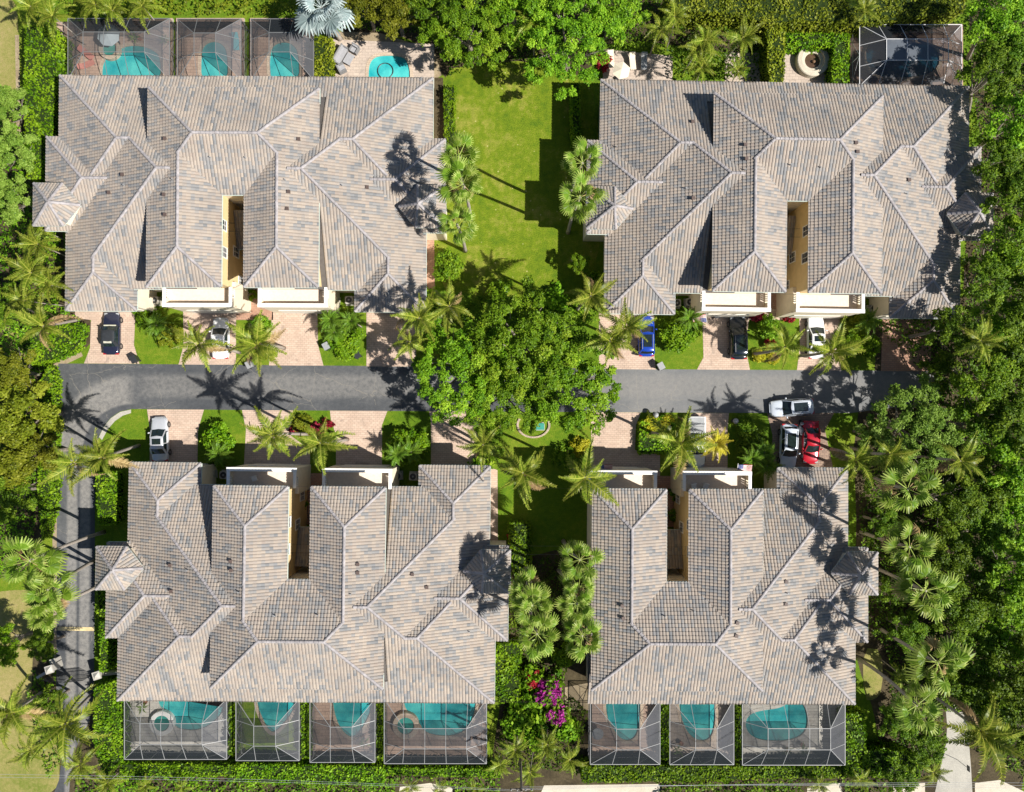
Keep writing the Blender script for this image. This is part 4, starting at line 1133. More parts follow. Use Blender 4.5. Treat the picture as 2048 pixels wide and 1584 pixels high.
def inpoly(p, Q):
    x, y = p[:, 0], p[:, 1]; r = np.zeros(len(p), bool); n = len(Q)
    for i in range(n):
        x1, y1 = Q[i]; x2, y2 = Q[(i + 1) % n]
        c = ((y1 > y) != (y2 > y)) & (x < (x2 - x1) * (y - y1) / (y2 - y1 + 1e-12) + x1)
        r ^= c
    return r
M['block_core'] = plain('light_block_core', (.02, .035, .008), .9, var=.3, spec=.1)  # near-black green of the light-blocking box inside hedges
def cover(name, poly, label, mat, h=(.2, 1.2), dens=46, leaf=.17, cat='undergrowth', holes=()):
    """uncountable low growth as one mass"""
    Q = np.array([G(x, y, .5)[:2] for x, y in poly]); x0, y0 = Q.min(0); x1, y1 = Q.max(0)
    m = int((x1 - x0) * (y1 - y0) * dens); pts = np.stack([rng.uniform(x0, x1, m), rng.uniform(y0, y1, m)], 1)
    pts = pts[inpoly(pts, Q)]
    for hp_ in holes: pts = pts[~inpoly(pts, np.array([G(x, y, .3)[:2] for x, y in hp_]))]
    hm = .5 + .5 * np.sin(pts[:, 0] * .9 + 1) * np.sin(pts[:, 1] * 1.1 + 2) + .3 * np.sin(pts[:, 0] * 2.7) * np.sin(pts[:, 1] * 2.3)
    keep = rng.random(len(pts)) < np.clip(.35 + hm * .8, 0, 1); pts = pts[keep]; hm = hm[keep]
    z = h[0] + (h[1] - h[0]) * np.clip(hm, 0, 1.2) * rng.uniform(.5, 1, len(pts))
    C = np.column_stack([pts, z]); V, F = leaf_quads(C, np.tile([0, 0, 1.0], (len(C), 1)), leaf, 1.7, .6)
    o = link(name, npdata(name, V, F, np.clip(.2 + hm * .35 + rng.normal(0, .2, len(C)), 0, 1)), M[mat])
    return tag(o, label, cat, None, 'stuff')

# ---------------------------------------------------------------- palms
def frond_mesh(seed, droop, nl=30, width=.185, vdrop=.28):
    """feather frond of unit length along +x: arching rachis with two rows of leaflets"""
    R = np.random.default_rng(seed); V = []; F = []; T_ = []
    ts = np.linspace(0, 1, 9)
    def axis(t): return np.array([t * (1 - .18 * droop * t), 0, .10 * math.sin(t * 2.2) - droop * .55 * t ** 2.1])
    def quad(a, b, c, d, tn):
        k = len(V); V.extend([a, b, c, d]); F.append((k, k + 1, k + 2, k + 3)); T_.append(tn)
    for i in range(8):
        a, b = axis(ts[i]), axis(ts[i + 1]); wd0, wd1 = .018 * (1 - ts[i]) + .004, .018 * (1 - ts[i + 1]) + .004
        quad(a + [0, -wd0, .004], a + [0, wd0, .004], b + [0, wd1, .004], b + [0, -wd1, .004], .95)
    for s in (1, -1):
        for k in range(nl):
            t = .12 + .87 * (k + R.uniform(-.3, .3)) / nl
            p = axis(t); d = axis(min(1, t + .02)) - axis(max(0, t - .02)); d /= np.linalg.norm(d)
            L = width * (math.sin(min(1, (t + .05) * 1.15) ** .7 * math.pi) * .75 + .30) * R.uniform(.85, 1.1)
            out = np.array([.45 + .5 * t, s * 1.0, 0]); out /= np.linalg.norm(out)
            side = d * .0125
            tip_drop = L * vdrop * R.uniform(.6, 1.4)
            m = p + out * L * .55 + np.array([0, 0, .02 - tip_drop * .25]); e = p + out * L + np.array([0, 0, -tip_drop]) + R.normal(0, .012, 3)
            tn = float(np.clip(R.normal(.5, .16) + (.22 if s > 0 else -.05) * 0 + .12 * t, 0, 1))
            quad(p - side, p + side, m + side * 1.1, m - side * 1.1, tn)
            quad(m - side * 1.1, m + side * 1.1, e + side * .25, e - side * .25, min(1, tn + .12))
    return npdata('frond', np.array(V), np.array(F), np.array(T_))
FROND = [frond_mesh(s, d) for s, d in ((1, .35), (2, .6), (3, .85), (4, 1.15))]
FROND_S = [frond_mesh(s, d, 26, .19, .22) for s, d in ((5, .45), (6, .8), (7, 1.1))]
def fan_mesh(seed, droop, seg=20, span=5.0, pet=.58):
    """fan leaf of unit length: stalk along +x, pleated blade whose tips hang"""
    R = np.random.default_rng(seed); V = []; F = []; T_ = []
    c = np.array([pet, 0, -.04 * droop]); bl = 1.0 - pet + .02
    def quad(a, b, cc, d, tn):
        k = len(V); V.extend([a, b, cc, d]); F.append((k, k + 1, k + 2, k + 3)); T_.append(tn)
    quad(np.array([0, -.014, 0]), np.array([0, .014, 0]), c + [0, .010, 0], c + [0, -.010, 0], .9)
    for k in range(seg):
        a0 = -span / 2 + span * k / seg; a1 = -span / 2 + span * (k + 1) / seg; am = (a0 + a1) / 2
        L = bl * (1 - .13 * abs(am)) * R.uniform(.92, 1.06)
        def pt(a, r, dz): return c + np.array([r * math.cos(a), r * math.sin(a), dz - droop * .55 * r ** 2 - .10 * abs(math.sin(a)) * r])
        up = .014 if k % 2 else -.006; dn = -up
        m0, m1 = pt(a0, L * .62, up), pt(a1, L * .62, dn)
        tn = float(np.clip(R.normal(.45, .12), 0, 1))
        quad(c, pt(a0, L * .3, up * .6), pt(am, L * .34, 0), pt(a1, L * .3, dn * .6), tn * .9)
        quad(pt(a0, L * .3, up * .6), m0, m1, pt(a1, L * .3, dn * .6), tn)
        e = pt(am, L, 0) + np.array([0, 0, -droop * .16 * R.uniform(.5, 1.5)])
        w_ = .012
        quad(m0, e + [w_ * math.sin(am), -w_ * math.cos(am), 0], e + [-w_ * math.sin(am), w_ * math.cos(am), 0], m1, min(1, tn + .3))
    return npdata('fan_leaf', np.array(V), np.array(F), np.array(T_))
FAN = [fan_mesh(s, d) for s, d in ((1, .35), (2, .7), (3, 1.1))]
SILVER = [fan_mesh(s, d, 22, 5.2, .5) for s, d in ((8, .4), (9, .8))]

def palm(px, py, h, rad, label, kind='coconut', n=None, base=None, mat=None, group=None, ori=None):
    """px, py: where the middle of the crown shows at height h; base: pixel of the trunk's foot if the photo shows it"""
    h *= {'coconut': 1.15, 'fan': 1.25}.get(kind, 1.0)
    top = G(px, py, h)
    if base is not None: b = G(base[0], base[1], 0)
    else: b = np.array([top[0] + random.uniform(-.5, .5), top[1] + random.uniform(-.5, .5), 0])
    nm = {'coconut': 'coconut_palm', 'fan': 'fan_palm', 'date': 'pygmy_date_palm', 'silver': 'silver_fan_palm', 'areca': 'areca_palm', 'cane': 'areca_palm'}[kind]
    E = empty(nm, (b[0], b[1], 0), 0, label, 'palm', group or (nm.replace('_', ' ') + 's'))
    d = top - b; d[2] = 0
    # curved trunk
    cv = np.array([d[0], d[1], 0]); pts = []; m = 9
    bend = np.array([random.uniform(-.25, .25), random.uniform(-.25, .25), 0]) * h * .08
    for i in range(m):
        t = i / (m - 1); pts.append(cv * (t ** 1.3) + bend * math.sin(t * math.pi) + np.array([0, 0, h * t - .05]))
    tr = {'coconut': .15, 'fan': .17, 'date': .07, 'silver': .24, 'areca': .06, 'cane': .05}[kind]
    MB().tube(pts, [tr * (1.5 if i == 0 else 1.15 - .35 * i / (m - 1)) for i in range(m)], 9).build('trunk', M['palmbark'], E, True)
    o3 = Vector(pts[-1])
    if kind in ('coconut', 'areca', 'date', 'cane'):
        n = n or {'coconut': random.randint(10, 14), 'areca': random.randint(11, 15), 'date': 24, 'cane': 14}[kind]; meshes = FROND if kind == 'coconut' else FROND_S
        mt = mat or {'coconut': 'frond', 'areca': 'frond', 'date': 'frond_dark', 'cane': 'frond'}[kind]
    elif kind == 'fan': n = n or random.randint(15, 19); meshes = FAN; mt = mat or 'fan'
    else: n = n or 19; meshes = SILVER; mt = mat or 'silver'
    for me in meshes:
        if len(me.materials) == 0: me.materials.append(M[mt])
    a0 = random.uniform(0, 6.28)
    for k in range(n):
        az = a0 + 2.39996 * k + random.uniform(-.2, .2); t = (k + .5) / n        # t: 0 young and upright .. 1 old and low
        if kind in ('fan', 'silver'): el = math.radians(66 - 105 * t + random.uniform(-12, 12))
        else: el = math.radians(66 - 82 * t + random.uniform(-9, 9))
        me = meshes[min(len(meshes) - 1, int(t * len(meshes)))] if kind in ('coconut',) else meshes[k % len(meshes)]
        o = bpy.data.objects.new('frond' if kind not in ('fan', 'silver') else 'fan_leaf', me); COL.objects.link(o); o.parent = E
        mk = 'frond_dead' if (t > .86 and random.random() < .6 and kind in ('coconut', 'fan')) else mt
        if me.materials[0] is not M[mk]:
            o.material_slots[0].link = 'OBJECT'; o.material_slots[0].material = M[mk]
        L = rad * random.uniform(.72, 1.15) * (1.0 if t > .2 else .78)
        o.scale = (L, L, L)
        o.rotation_mode = 'QUATERNION'
        roll = random.uniform(-.5, .5)
        o.rotation_quaternion = Quaternion((0, 0, 1), az) @ Quaternion((0, 1, 0), -el) @ Quaternion((1, 0, 0), roll)
        o.location = o3 + Vector((0.06 * math.cos(az), 0.06 * math.sin(az), 0))
    if kind == 'coconut' and h > 5:
        for k in range(4):
            a = random.uniform(0, 6.28)
            q = o3 + Vector((.22 * math.cos(a), .22 * math.sin(a), -.28))
            MB().lathe([(.001, -.14), (.09, -.09), (.12, 0), (.09, .09), (.001, .14)], 8, tuple(q)).build('coconut', M['coco'], E, True)
    return E
M['coco'] = plain('green_coconut', (.16, .15, .03), .6)
# ================================================================ planting
# --- large trees
CT = 'broad canopy tree'
tree(925, 735, 6.2, 9.0, 'left half of the big canopy over the road, bushy green tree', 'leaf_oak', True)
tree(1050, 690, 7.0, 10.0, 'tallest bushy green tree in the middle, below the long lawn', 'leaf_oak', True)
tree(1135, 755, 6.6, 9.0, 'bushy green tree on the right of the big canopy over the road', 'leaf_oak', True)
tree(1010, 790, 5.0, 8.0, 'bushy green tree hanging over the lower edge of the road, above the green cabinet', 'leaf_oak', True)
tree(1828, 855, 5.8, 8.0, 'light green feathery tree at the right end of the road', 'leaf_light', True)
tree(935, 50, 5.2, 8.5, 'large green tree at the top end of the long lawn, left side', 'leaf_oak', True)
tree(1140, 70, 6.2, 9.0, 'large green tree at the top end of the long lawn, right side', 'leaf_oak', True)
tree(1035, 20, 4.0, 8.0, 'small green tree at the top edge between the two large ones', 'leaf_oak')
tree(870, 20, 3.8, 7.5, 'dark tree at the top edge behind the open pool', 'leaf_wood')
tree(790, 12, 3.4, 7.0, 'olive green tree at the top edge right of the silver palm', 'leaf_olive')
tree(730, 5, 3.0, 6.5, 'olive green tree at the top edge nearest the silver palm', 'leaf_olive')
tree(1225, 20, 3.6, 7.0, 'green tree at the top edge beside the patio with white seats', 'leaf_oak')
# --- wood along the right edge
RW = [(1985, 40, 3.6), (2035, 120, 4.0), (1975, 150, 3.2), (2030, 250, 4.0), (1990, 330, 3.0), (2035, 390, 3.8), (2010, 500, 3.6), (1965, 560, 3.0), (2040, 600, 4.0), (1990, 640, 3.2),
      (1900, 660, 2.8), (2035, 720, 4.0), (1965, 760, 3.6), (2030, 830, 4.2), (1960, 850, 3.6), (2045, 930, 4.2), (1980, 960, 3.8), (1905, 1005, 3.2), (2035, 1040, 4.2), (1960, 1070, 4.0),
      (1890, 1110, 3.0), (2040, 1140, 4.2), (1965, 1180, 4.2), (1905, 1220, 3.2), (2030, 1250, 4.4), (1950, 1300, 4.0), (2040, 1340, 4.0), (1970, 1390, 4.2), (2035, 1430, 3.8), (1915, 1370, 3.4)]
ORD = ['topmost', 'second', 'third', 'fourth', 'fifth', 'sixth', 'seventh', 'eighth', 'ninth', 'tenth', 'eleventh', 'twelfth', 'thirteenth', 'fourteenth', 'fifteenth', 'sixteenth', 'seventeenth', 'eighteenth', 'nineteenth', 'twentieth',
       'twenty first', 'twenty second', 'twenty third', 'twenty fourth', 'twenty fifth', 'twenty sixth', 'twenty seventh', 'twenty eighth', 'twenty ninth', 'thirtieth']
for k, (x, y, r) in enumerate(RW):
    tree(x, y, r, random.uniform(9.5, 11.0) if y < 640 else random.uniform(5.0, 10.0), '%s%s green woodland tree along the right edge' % (ORD[k], '' if k == 0 else ' from the top,'), 'leaf_wood' if k % 3 else 'leaf_oak', group='woodland trees on the right', keep_x=51.5 if y < 640 else None)
for (x, y, r, l) in ((1765, 1045, 1.9, 'small dark tree behind the lower right block, above its turret'), (1790, 1180, 2.0, 'small dark tree right of the single turret of the lower right block'),
                     (1815, 1260, 2.3, 'dark tree between the leaning fan palms, right of the lower right block'), (1855, 1490, 2.6, 'green tree beside the grey side road at the lower right'),
                     (1800, 1440, 2.4, 'green tree right of the square hedge corner at the lower right'), (1745, 865, 1.8, 'small leafy tree right of the red car'),
                     (1885, 745, 2.4, 'green tree at the right end of the dark driveway'), (1800, 1555, 2.0, 'small tree by the pavement at the lower right')):
    tree(x, y, r, 5.0, l, 'leaf_wood')
# --- trees on the left
for (x, y, r, h, m, l) in ((48, 830, 4.2, 7.5, 'leaf_olive', 'yellow green tree left of the lane bend'), (20, 905, 4.0, 7.5, 'leaf_olive', 'olive tree at the left edge below the lane bend'),
                           (70, 905, 3.0, 6.5, 'leaf_olive', 'smaller olive tree against the sandy verge of the lane'), (15, 985, 3.4, 7.0, 'leaf_wood', 'dark tree at the left edge, above the fan palms'),
                           (18, 745, 3.0, 6.5, 'leaf_olive', 'olive tree at the left edge beside the small fence'), (25, 300, 3.0, 6.0, 'leaf_light', 'pale green tree at the left edge beside the upper turret'),
                           (15, 215, 2.6, 6.0, 'leaf_light', 'pale green tree at the left edge, beside the tall hedge'), (20, 395, 3.0, 6.5, 'leaf_light', 'loose green tree at the left edge below the upper turret'),
                           (10, 1290, 2.4, 5.0, 'leaf_hedge', 'bright green round tree at the left edge beside the dry lawn'), (15, 610, 2.8, 6.0, 'leaf_wood', 'dark green tree at the left edge, level with the navy car'),
                           (85, 1295, 1.7, 4.5, 'leaf_wood', 'dark tree between the dry lawn and the lane, above the gate'), (100, 1405, 2.0, 4.0, 'leaf_wood', 'leafy tree just below the gate on the left')):
    tree(x, y, r, h, l, m)
# --- small trees on the lawn
tree(1158, 528, 1.35, 3.2, 'small round tree with pink flowers, on the lawn edge by the upper right block', 'leaf_hedge', group='ornamental trees')
shrub(895, 530, 2.0, 'large flowering shrub beside the brick side path, upper left block', 'leaf_oak', 1, 2.4)

# --- hedges
hedge([(50, 48), (113, 58), (112, 160), (104, 260), (98, 280), (84, 356), (52, 356), (46, 200)], 3.2, 'tall bright green hedge left of the leftmost screen room')
hedge([(1142, 165), (1160, 165), (1161, 275), (1146, 285)], 2.0, 'thin green hedge in the shade of the upper right block')
hedge([(888, 170), (910, 170), (908, 300), (890, 310)], 1.0, 'low green hedge along the right side of the upper left block')
hedge([(627, 72), (662, 72), (662, 158), (627, 158)], 2.2, 'yellow green hedge between the silver palm and the open patio', 'leaf_hedge_y')
hedge([(1330, -5), (1930, -5), (1930, 20), (1760, 45), (1590, 42), (1540, 50), (1480, 30), (1340, 20)], 3.5, 'long olive hedge across the top right edge', 'leaf_olive', dens=60)
hedge([(1532, 45), (1572, 45), (1568, 165), (1540, 165)], 2.6, 'yellow green hedge left of the round stone spa', 'leaf_hedge_y')
hedge([(1572, 64), (1668, 66), (1668, 90), (1572, 92)], 1.9, 'green hedge above the round stone spa')
hedge([(1668, 66), (1700, 66), (1698, 165), (1666, 165)], 2.0, 'dark green hedge between the stone spa and the white enclosure', 'leaf_hedge')
hedge([(190, 948), (229, 944), (229, 1048), (195, 1052)], 1.9, 'clipped green hedge beside the lane, by the lower left block')
hedge([(190, 1135), (210, 1140), (212, 1240), (196, 1240)], 1.2, 'shaded hedge strip beside the lane, below the left turret')
hedge([(197, 1245), (216, 1243), (217, 1342), (199, 1344)], 2.2, 'narrow clipped hedge beside the lane, above the gate')
hedge([(188, 1375), (236, 1362), (240, 1525), (205, 1560), (186, 1480)], 2.6, 'bright green hedge left of the white ringed spa, below the gate')
hedge([(240, 1528), (470, 1532), (470, 1552), (240, 1556)], 2.0, 'green hedge below the screen rooms nearest the lane')
hedge([(470, 1530), (765, 1534), (765, 1572), (470, 1566)], 2.2, 'bright green hedge below the middle screen rooms of the lower left block')
hedge([(765, 1536), (1000, 1540), (1000, 1556), (765, 1552)], 2.0, 'green hedge strip below the tan ringed spa room')
hedge([(1165, 1532), (1480, 1534), (1480, 1562), (1165, 1566)], 2.2, 'green hedge below the screen rooms of the lower right block')
hedge([(1480, 1534), (1692, 1534), (1692, 1556), (1480, 1560)], 2.0, 'green hedge below the kidney pool room')
hedge([(1692, 1430), (1730, 1425), (1732, 1500), (1800, 1502), (1845, 1520), (1840, 1556), (1692, 1556)], 2.4, 'square clipped hedge wrapping the corner of the widest screen room')
hedge([(456, 1400), (470, 1400), (470, 1510), (456, 1510)], 1.8, 'thin hedge between the first two screen rooms by the lane')
hedge([(601, 1402), (617, 1402), (617, 1518), (601, 1518)], 1.8, 'thin hedge between the second and third screen rooms from the lane')
hedge([(753, 1402), (766, 1402), (766, 1520), (753, 1520)], 1.4, 'thin shaded hedge left of the tan ringed spa room')
hedge([(1322, 1402), (1338, 1402), (1338, 1520), (1322, 1520)], 1.8, 'thin hedge between the round table room and the middle room')
hedge([(1470, 1402), (1483, 1402), (1483, 1520), (1470, 1520)], 1.8, 'thin hedge left of the kidney pool room')
hedge([(990, 1290), (1042, 1285), (1040, 1400), (1000, 1408), (990, 1380)], 1.6, 'bright green hedge right of the lower left block, above the magenta shrub')
hedge([(1018, 1045), (1060, 1048), (1064, 1150), (1034, 1165), (1020, 1120)], 1.7, 'dark green clipped hedge between the two lower blocks', 'leaf_hedge')
hedge([(95, 730), (104, 760), (102, 1000), (84, 1080), (74, 1000), (80, 850), (76, 770)], 1.8, 'green hedge along the left side of the lane')
hedge([(40, 690), (100, 640), (165, 650), (150, 700), (105, 720), (60, 730)], 1.5, 'leafy green hedge at the corner left of the navy car', 'leaf_hedge')
hedge([(1280, 845), (1330, 832), (1350, 850), (1348, 905), (1278, 908)], 1.0, 'green hedge with a golden edge left of the white pickup', 'leaf_hedge')
# --- round bushes of the front gardens
B = 'round clipped bushes'
for (x, y, r, h, m, l) in (
    (437, 880, 2.15, 2.2, 'leaf_hedge', 'round clipped bush between the silver sedan and the palm driveways'),
    (815, 892, 2.45, 2.2, 'leaf_hedge', 'round clipped bush left of the rightmost driveway of the lower left block'),
    (1357, 668, 2.5, 1.9, 'leaf_hedge', 'wide round bush between the blue car and the black car'),
    (335, 668, 1.7, 1.1, 'leaf_hedge_y', 'low yellow green bush in front of the leftmost balcony'),
    (300, 640, 1.6, 1.8, 'leaf_hedge', 'dark green bush between the navy car and the leftmost balcony'),
    (690, 682, 2.4, 1.4, 'leaf_hedge', 'wide low bush under the date palms between two driveways'),
    (1700, 688, 1.5, 1.8, 'leaf_hedge', 'bright round bush right of the white coupe'),
    (1738, 690, 1.5, 1.6, 'leaf_hedge', 'green bush left of the dark terracotta driveway'),
    (1705, 640, 1.3, 1.3, 'leaf_hedge_y', 'small yellow green bush above the white coupe'),
    (1540, 655, 1.6, 1.5, 'leaf_oak', 'dark rounded bush right of the black car'),
    (1518, 712, .9, .8, 'leaf_gold', 'golden bush behind the tail of the black car'),
    (1545, 715, .9, .8, 'leaf_gold', 'golden bush below the palm between black car and white coupe'),
    (1300, 850, 1.4, 1.1, 'leaf_gold', 'golden yellow hedge bush by the road, left of the pickup'),
    (1330, 846, 1.2, 1.1, 'leaf_gold', 'golden yellow hedge bush by the road, nearest the pickup'),
    (1160, 893, 1.3, 1.3, 'leaf_gold', 'golden bush beside the striped flag in the lower middle'),
    (1130, 915, 1.6, 1.5, 'leaf_oak', 'dark bush left of the striped flag in the lower middle'),
    (1505, 890, 2.0, 2.0, 'leaf_wood', 'dark round bush left of the parked white cars'),
    (1490, 850, 1.4, 1.4, 'leaf_wood', 'dark bush by the road left of the crosswise white car'),
    (605, 850, 1.4, 1.1, 'leaf_hedge_y', 'yellow green bush with red plants by the road'),
    (1130, 1310, 1.6, 2.4, 'leaf_hedge', 'tall green bush right of the red and magenta shrub'),
    (985, 1375, 1.2, 1.5, 'leaf_hedge', 'green bush at the back right corner of the lower left block'),
    (520, 655, 1.4, 1.3, 'leaf_oak', 'green bush under the palm between two driveways, upper left'),
    (535, 705, 1.2, .9, 'leaf_hedge_y', 'yellow green bush near the white bin')):
    shrub(x, y, r, l, m, 1, h, B)
for (x, y, r, l, f) in ((592, 862, .8, 'red leaved plant beside the palm, left one of the road bed', 'leaf_red'), (632, 858, .9, 'red leaved plant beside the yellow green bush by the road', 'leaf_red'), (655, 846, .7, 'small red leaved plant nearest the wide driveway', 'leaf_red'),
                        (1512, 632, 1.0, 'pinkish red shrub in front of the right balcony of the black car unit', 'leaf_red'), (1580, 632, .7, 'red plant at the entrance court above the white coupe', 'leaf_red'), (1540, 690, .7, 'red plant between the black car and the white coupe', 'leaf_red'),
                        (1336, 864, .7, 'red plant among the golden bushes left of the pickup', 'leaf_red'), (1022, 1105, .9, 'red flowering plant beside the turret of the lower left block', 'leaf_red'), (1030, 1075, .8, 'pink flowering plant in the clipped hedge', 'leaf_red'),
                        (1208, 125, 1.0, 'dark red shrub at the corner of the patio with white seats', 'leaf_red'), (1045, 945 + 150, .7, 'red flowering plant in the hedge between the lower blocks', 'leaf_red')):
    shrub(x, y, r, l, f, 0, .9, 'red leaved plants')
shrub(1062, 1352, 1.7, 'tall shrub with red flowers above the magenta one', 'leaf_oak', 0, 2.2, 'bougainvillea shrubs', flowers='leaf_red')
shrub(1095, 1378, 2.0, 'bougainvillea shrub covered in magenta flowers', 'leaf_oak', 0, 2.4, 'bougainvillea shrubs', flowers='leaf_magenta')
shrub(1112, 1425, 1.6, 'lower bougainvillea shrub with magenta flowers near the screen room', 'leaf_oak', 0, 2.0, 'bougainvillea shrubs', flowers='leaf_magenta')
for (x, y, r, h, l) in ((1055, 1420, 2.0, 2.4, 'dark green shrub left of the magenta shrub'), (1075, 1470, 2.0, 2.2, 'dark green shrub below the magenta shrub'), (1130, 1460, 1.6, 1.8, 'green shrub between magenta shrub and screen room'),
                        (1030, 1450, 1.7, 2.0, 'green shrub right of the tan ringed spa room'), (1010, 1330, 1.3, 1.6, 'shrub beside the lower left block, above the corner hedge'), (865, 600, 1.4, 1.4, 'shrub at the lower end of the brick side path'),
                        (960, 1000 - 60, 1.4, 1.3, 'shrub left of the lower middle coconut palms'), (985, 905, 1.5, 1.4, 'shrub right of the last driveway of the lower left block'), (1190, 560, 1.0, 1.2, 'shrub against the left wall of the upper right block'),
                        (430, 915, 1.2, 1.0, 'small shrub behind the round clipped bush'), (275, 612, 1.0, 1.2, 'shrub at the garage corner above the navy car'), (1000, 590, 1.6, 1.8, 'shrub at the lower end of the lawn, left'), (1115, 600, 1.6, 1.8, 'shrub at the lower end of the lawn, right'),
                        (1600, 50, 1.0, 1.2, 'small shrub behind the hedge above the stone spa'), (500, 590, .8, 1.0, 'small plant in the entrance court of the upper left block'), (492, 545, .7, 1.0, 'dark plant deep in the entrance court of the upper left block'),
                        (1570, 560, .7, 1.2, 'dark plant in the entrance court of the upper right block'), (600, 960, .7, 1.0, 'plant in the entrance court of the lower left block'), (603, 1010, .7, 1.0, 'dark plant deep in the entrance court of the lower left block'), (1348, 990, .7, 1.2, 'plant in the entrance court of the lower right block'),
                        (1350, 1030, .7, 1.2, 'dark plant deep in the entrance court of the lower right block')):
    shrub(x, y, r, l, 'leaf_oak', 0, h)

# --- coconut palms
CO = 'coconut palm'
for (x, y, h, r, b, l) in (
    (398, 690, 8.0, 3.5, None, 'coconut palm between the navy car and the white car'),
    (514, 690, 8.0, 3.5, None, 'coconut palm right of the white car, upper left row'),
    (86, 652, 7.0, 3.2, (160, 640), 'coconut palm with pale hanging fronds left of the navy car'),
    (838, 636, 9.5, 3.3, None, 'yellowing coconut palm over the rightmost upper left driveway, upper one'),
    (820, 684, 8.0, 2.6, None, 'yellowing coconut palm over the rightmost upper left driveway, lower one'),
    (898, 612, 9.0, 3.2, None, 'coconut palm at the lower left corner of the long lawn'),
    (1182, 592, 9.5, 3.6, None, 'coconut palm at the lower right corner of the long lawn'),
    (1252, 656, 8.0, 3.0, None, 'coconut palm leaning over the blue car'),
    (1220, 682, 8.0, 3.2, None, 'yellow green coconut palm left of the blue car, by the road'),
    (1570, 694, 7.0, 3.1, None, 'coconut palm between the black car and the white coupe'),
    (1664, 702, 7.5, 3.5, None, 'coconut palm behind the tail of the white coupe'),
    (1962, 682, 9.0, 2.8, (1905, 681), 'coconut palm with a pale trunk in the dark wood on the right'),
    (545, 868, 9.5, 3.3, None, 'coconut palm right of the round bush, lower left row'),
    (640, 886, 9.5, 3.4, None, 'coconut palm left of the wide sunny driveway'),
    (966, 890, 8.5, 2.8, None, 'sparse coconut palm beside the last driveway of the lower left block'),
    (1046, 946, 10.0, 3.6, None, 'coconut palm on the lower lawn, left of the one by the flag'),
    (1170, 955, 10.0, 4.0, None, 'large coconut palm by the striped flag in the lower middle'),
    (1362, 888, 10.0, 4.2, (1300, 865), 'large coconut palm over the white pickup'),
    (205, 915, 9.0, 3.3, (278, 891), 'coconut palm leaning left from the curved lawn, right of its pair'),
    (148, 926, 9.0, 3.2, (225, 912), 'coconut palm over the lane bend, left of its pair'),
    (1712, 918, 10.0, 2.9, (1662, 898), 'coconut palm right of the red sedan'),
    (1782, 908, 10.5, 2.7, (1700, 895), 'coconut palm under the light green feathery tree'),
    (1922, 922, 10.0, 3.6, None, 'coconut palm in the dark wood below the light green tree'),
    (130, 1448, 10.0, 4.8, (185, 1388), 'very large coconut palm below the gate'),
    (22, 1425, 10.0, 3.8, (88, 1382), 'coconut palm at the left edge below the gate'),
    (1962, 1462, 10.0, 5.0, None, 'very large coconut palm beside the side road at the lower right')):
    palm(x, y, h, r, l, 'coconut', base=b)
palm(1432, 886, 4.5, 2.2, 'bright yellow palm right of the white pickup', 'areca', mat='frond_yellow', n=20)
# --- date palms of the front gardens
for (x, y, h, l) in ((660, 638, 2.6, 'small date palm, left of the pair between two upper driveways'), (703, 642, 2.8, 'small date palm, right of the pair between two upper driveways'), (668, 664, 2.2, 'lowest small date palm of the three between two upper driveways'),
                     (312, 650, 2.8, 'small date palm over the bush right of the navy car'), (1380, 636, 3.0, 'small date palm beside the striped flag, right of the blue car'), (1736, 640, 2.8, 'small date palm left of the dark terracotta driveway'),
                     (437, 908, 2.6, 'small date palm behind the round bush, lower left row'), (795, 908, 2.6, 'small date palm, left one behind the round bush by the sunny driveway'), (822, 904, 2.4, 'small date palm, right one behind the round bush by the sunny driveway'),
                     (1505, 918, 3.0, 'date palm left of the parked white cars, upper one'), (1535, 932, 3.0, 'date palm at the bonnet of the parked white car'), (1530, 905, 2.8, 'date palm between the dark bush and the parked white car')):
    palm(x, y, h, 1.75, l, 'date')
# --- fan palms
for (x, y, h, r, b, l) in (
    (918, 312, 11.0, 2.0, None, 'fan palm right of the upper left block, topmost of three'), (926, 368, 11.0, 2.2, None, 'fan palm right of the upper left block, middle of three'), (914, 448, 9.0, 1.9, None, 'dark fan palm right of the upper left block, lowest of three'),
    (1165, 325, 12.0, 2.0, None, 'fan palm left of the upper right block, upper of the pair'), (1160, 394, 12.0, 2.2, None, 'fan palm left of the upper right block, lower of the pair'),
    (1160, 1120, 9.0, 2.1, (1127, 1082), 'fan palm left of the lower right block, topmost of four'), (1158, 1178, 9.0, 1.9, (1117, 1140), 'fan palm left of the lower right block, second of four'), (1154, 1208, 9.5, 2.1, None, 'fan palm left of the lower right block, third of four'), (1165, 1272, 9.5, 2.1, None, 'fan palm left of the lower right block, lowest of four'),
    (1054, 1180, 9.5, 2.0, None, 'fan palm right of the lower left block, topmost of three'), (1064, 1212, 10.0, 2.4, None, 'fan palm right of the lower left block, middle of three'), (1074, 1268, 10.0, 2.3, None, 'fan palm right of the lower left block, lowest of three'),
    (1816, 978, 10.5, 2.8, (1742, 953), 'fan palm leaning out of the wood below the light green tree'), (1820, 1094, 10.5, 2.5, (1722, 1064), 'fan palm with a long grey trunk above the single turret'), (1852, 1182, 10.5, 2.8, (1752, 1136), 'fan palm whose trunk starts beside the single turret'),
    (1876, 1326, 11.0, 2.7, (1758, 1256), 'fan palm with a long trunk right of the lower right block'), (1834, 1412, 11.0, 2.6, (1715, 1316), 'fan palm whose trunk crosses the small dry lawn'),
    (58, 1122, 10.5, 2.8, (208, 1064), 'fan palm over the left verge, trunk crossing the lane, topmost'), (95, 1180, 9.5, 2.5, (188, 1122), 'bright fan palm beside the lane, middle of three'), (90, 1222, 9.5, 2.3, None, 'bright fan palm beside the lane, lowest of three')):
    palm(x, y, h, r, l, 'fan', base=b)
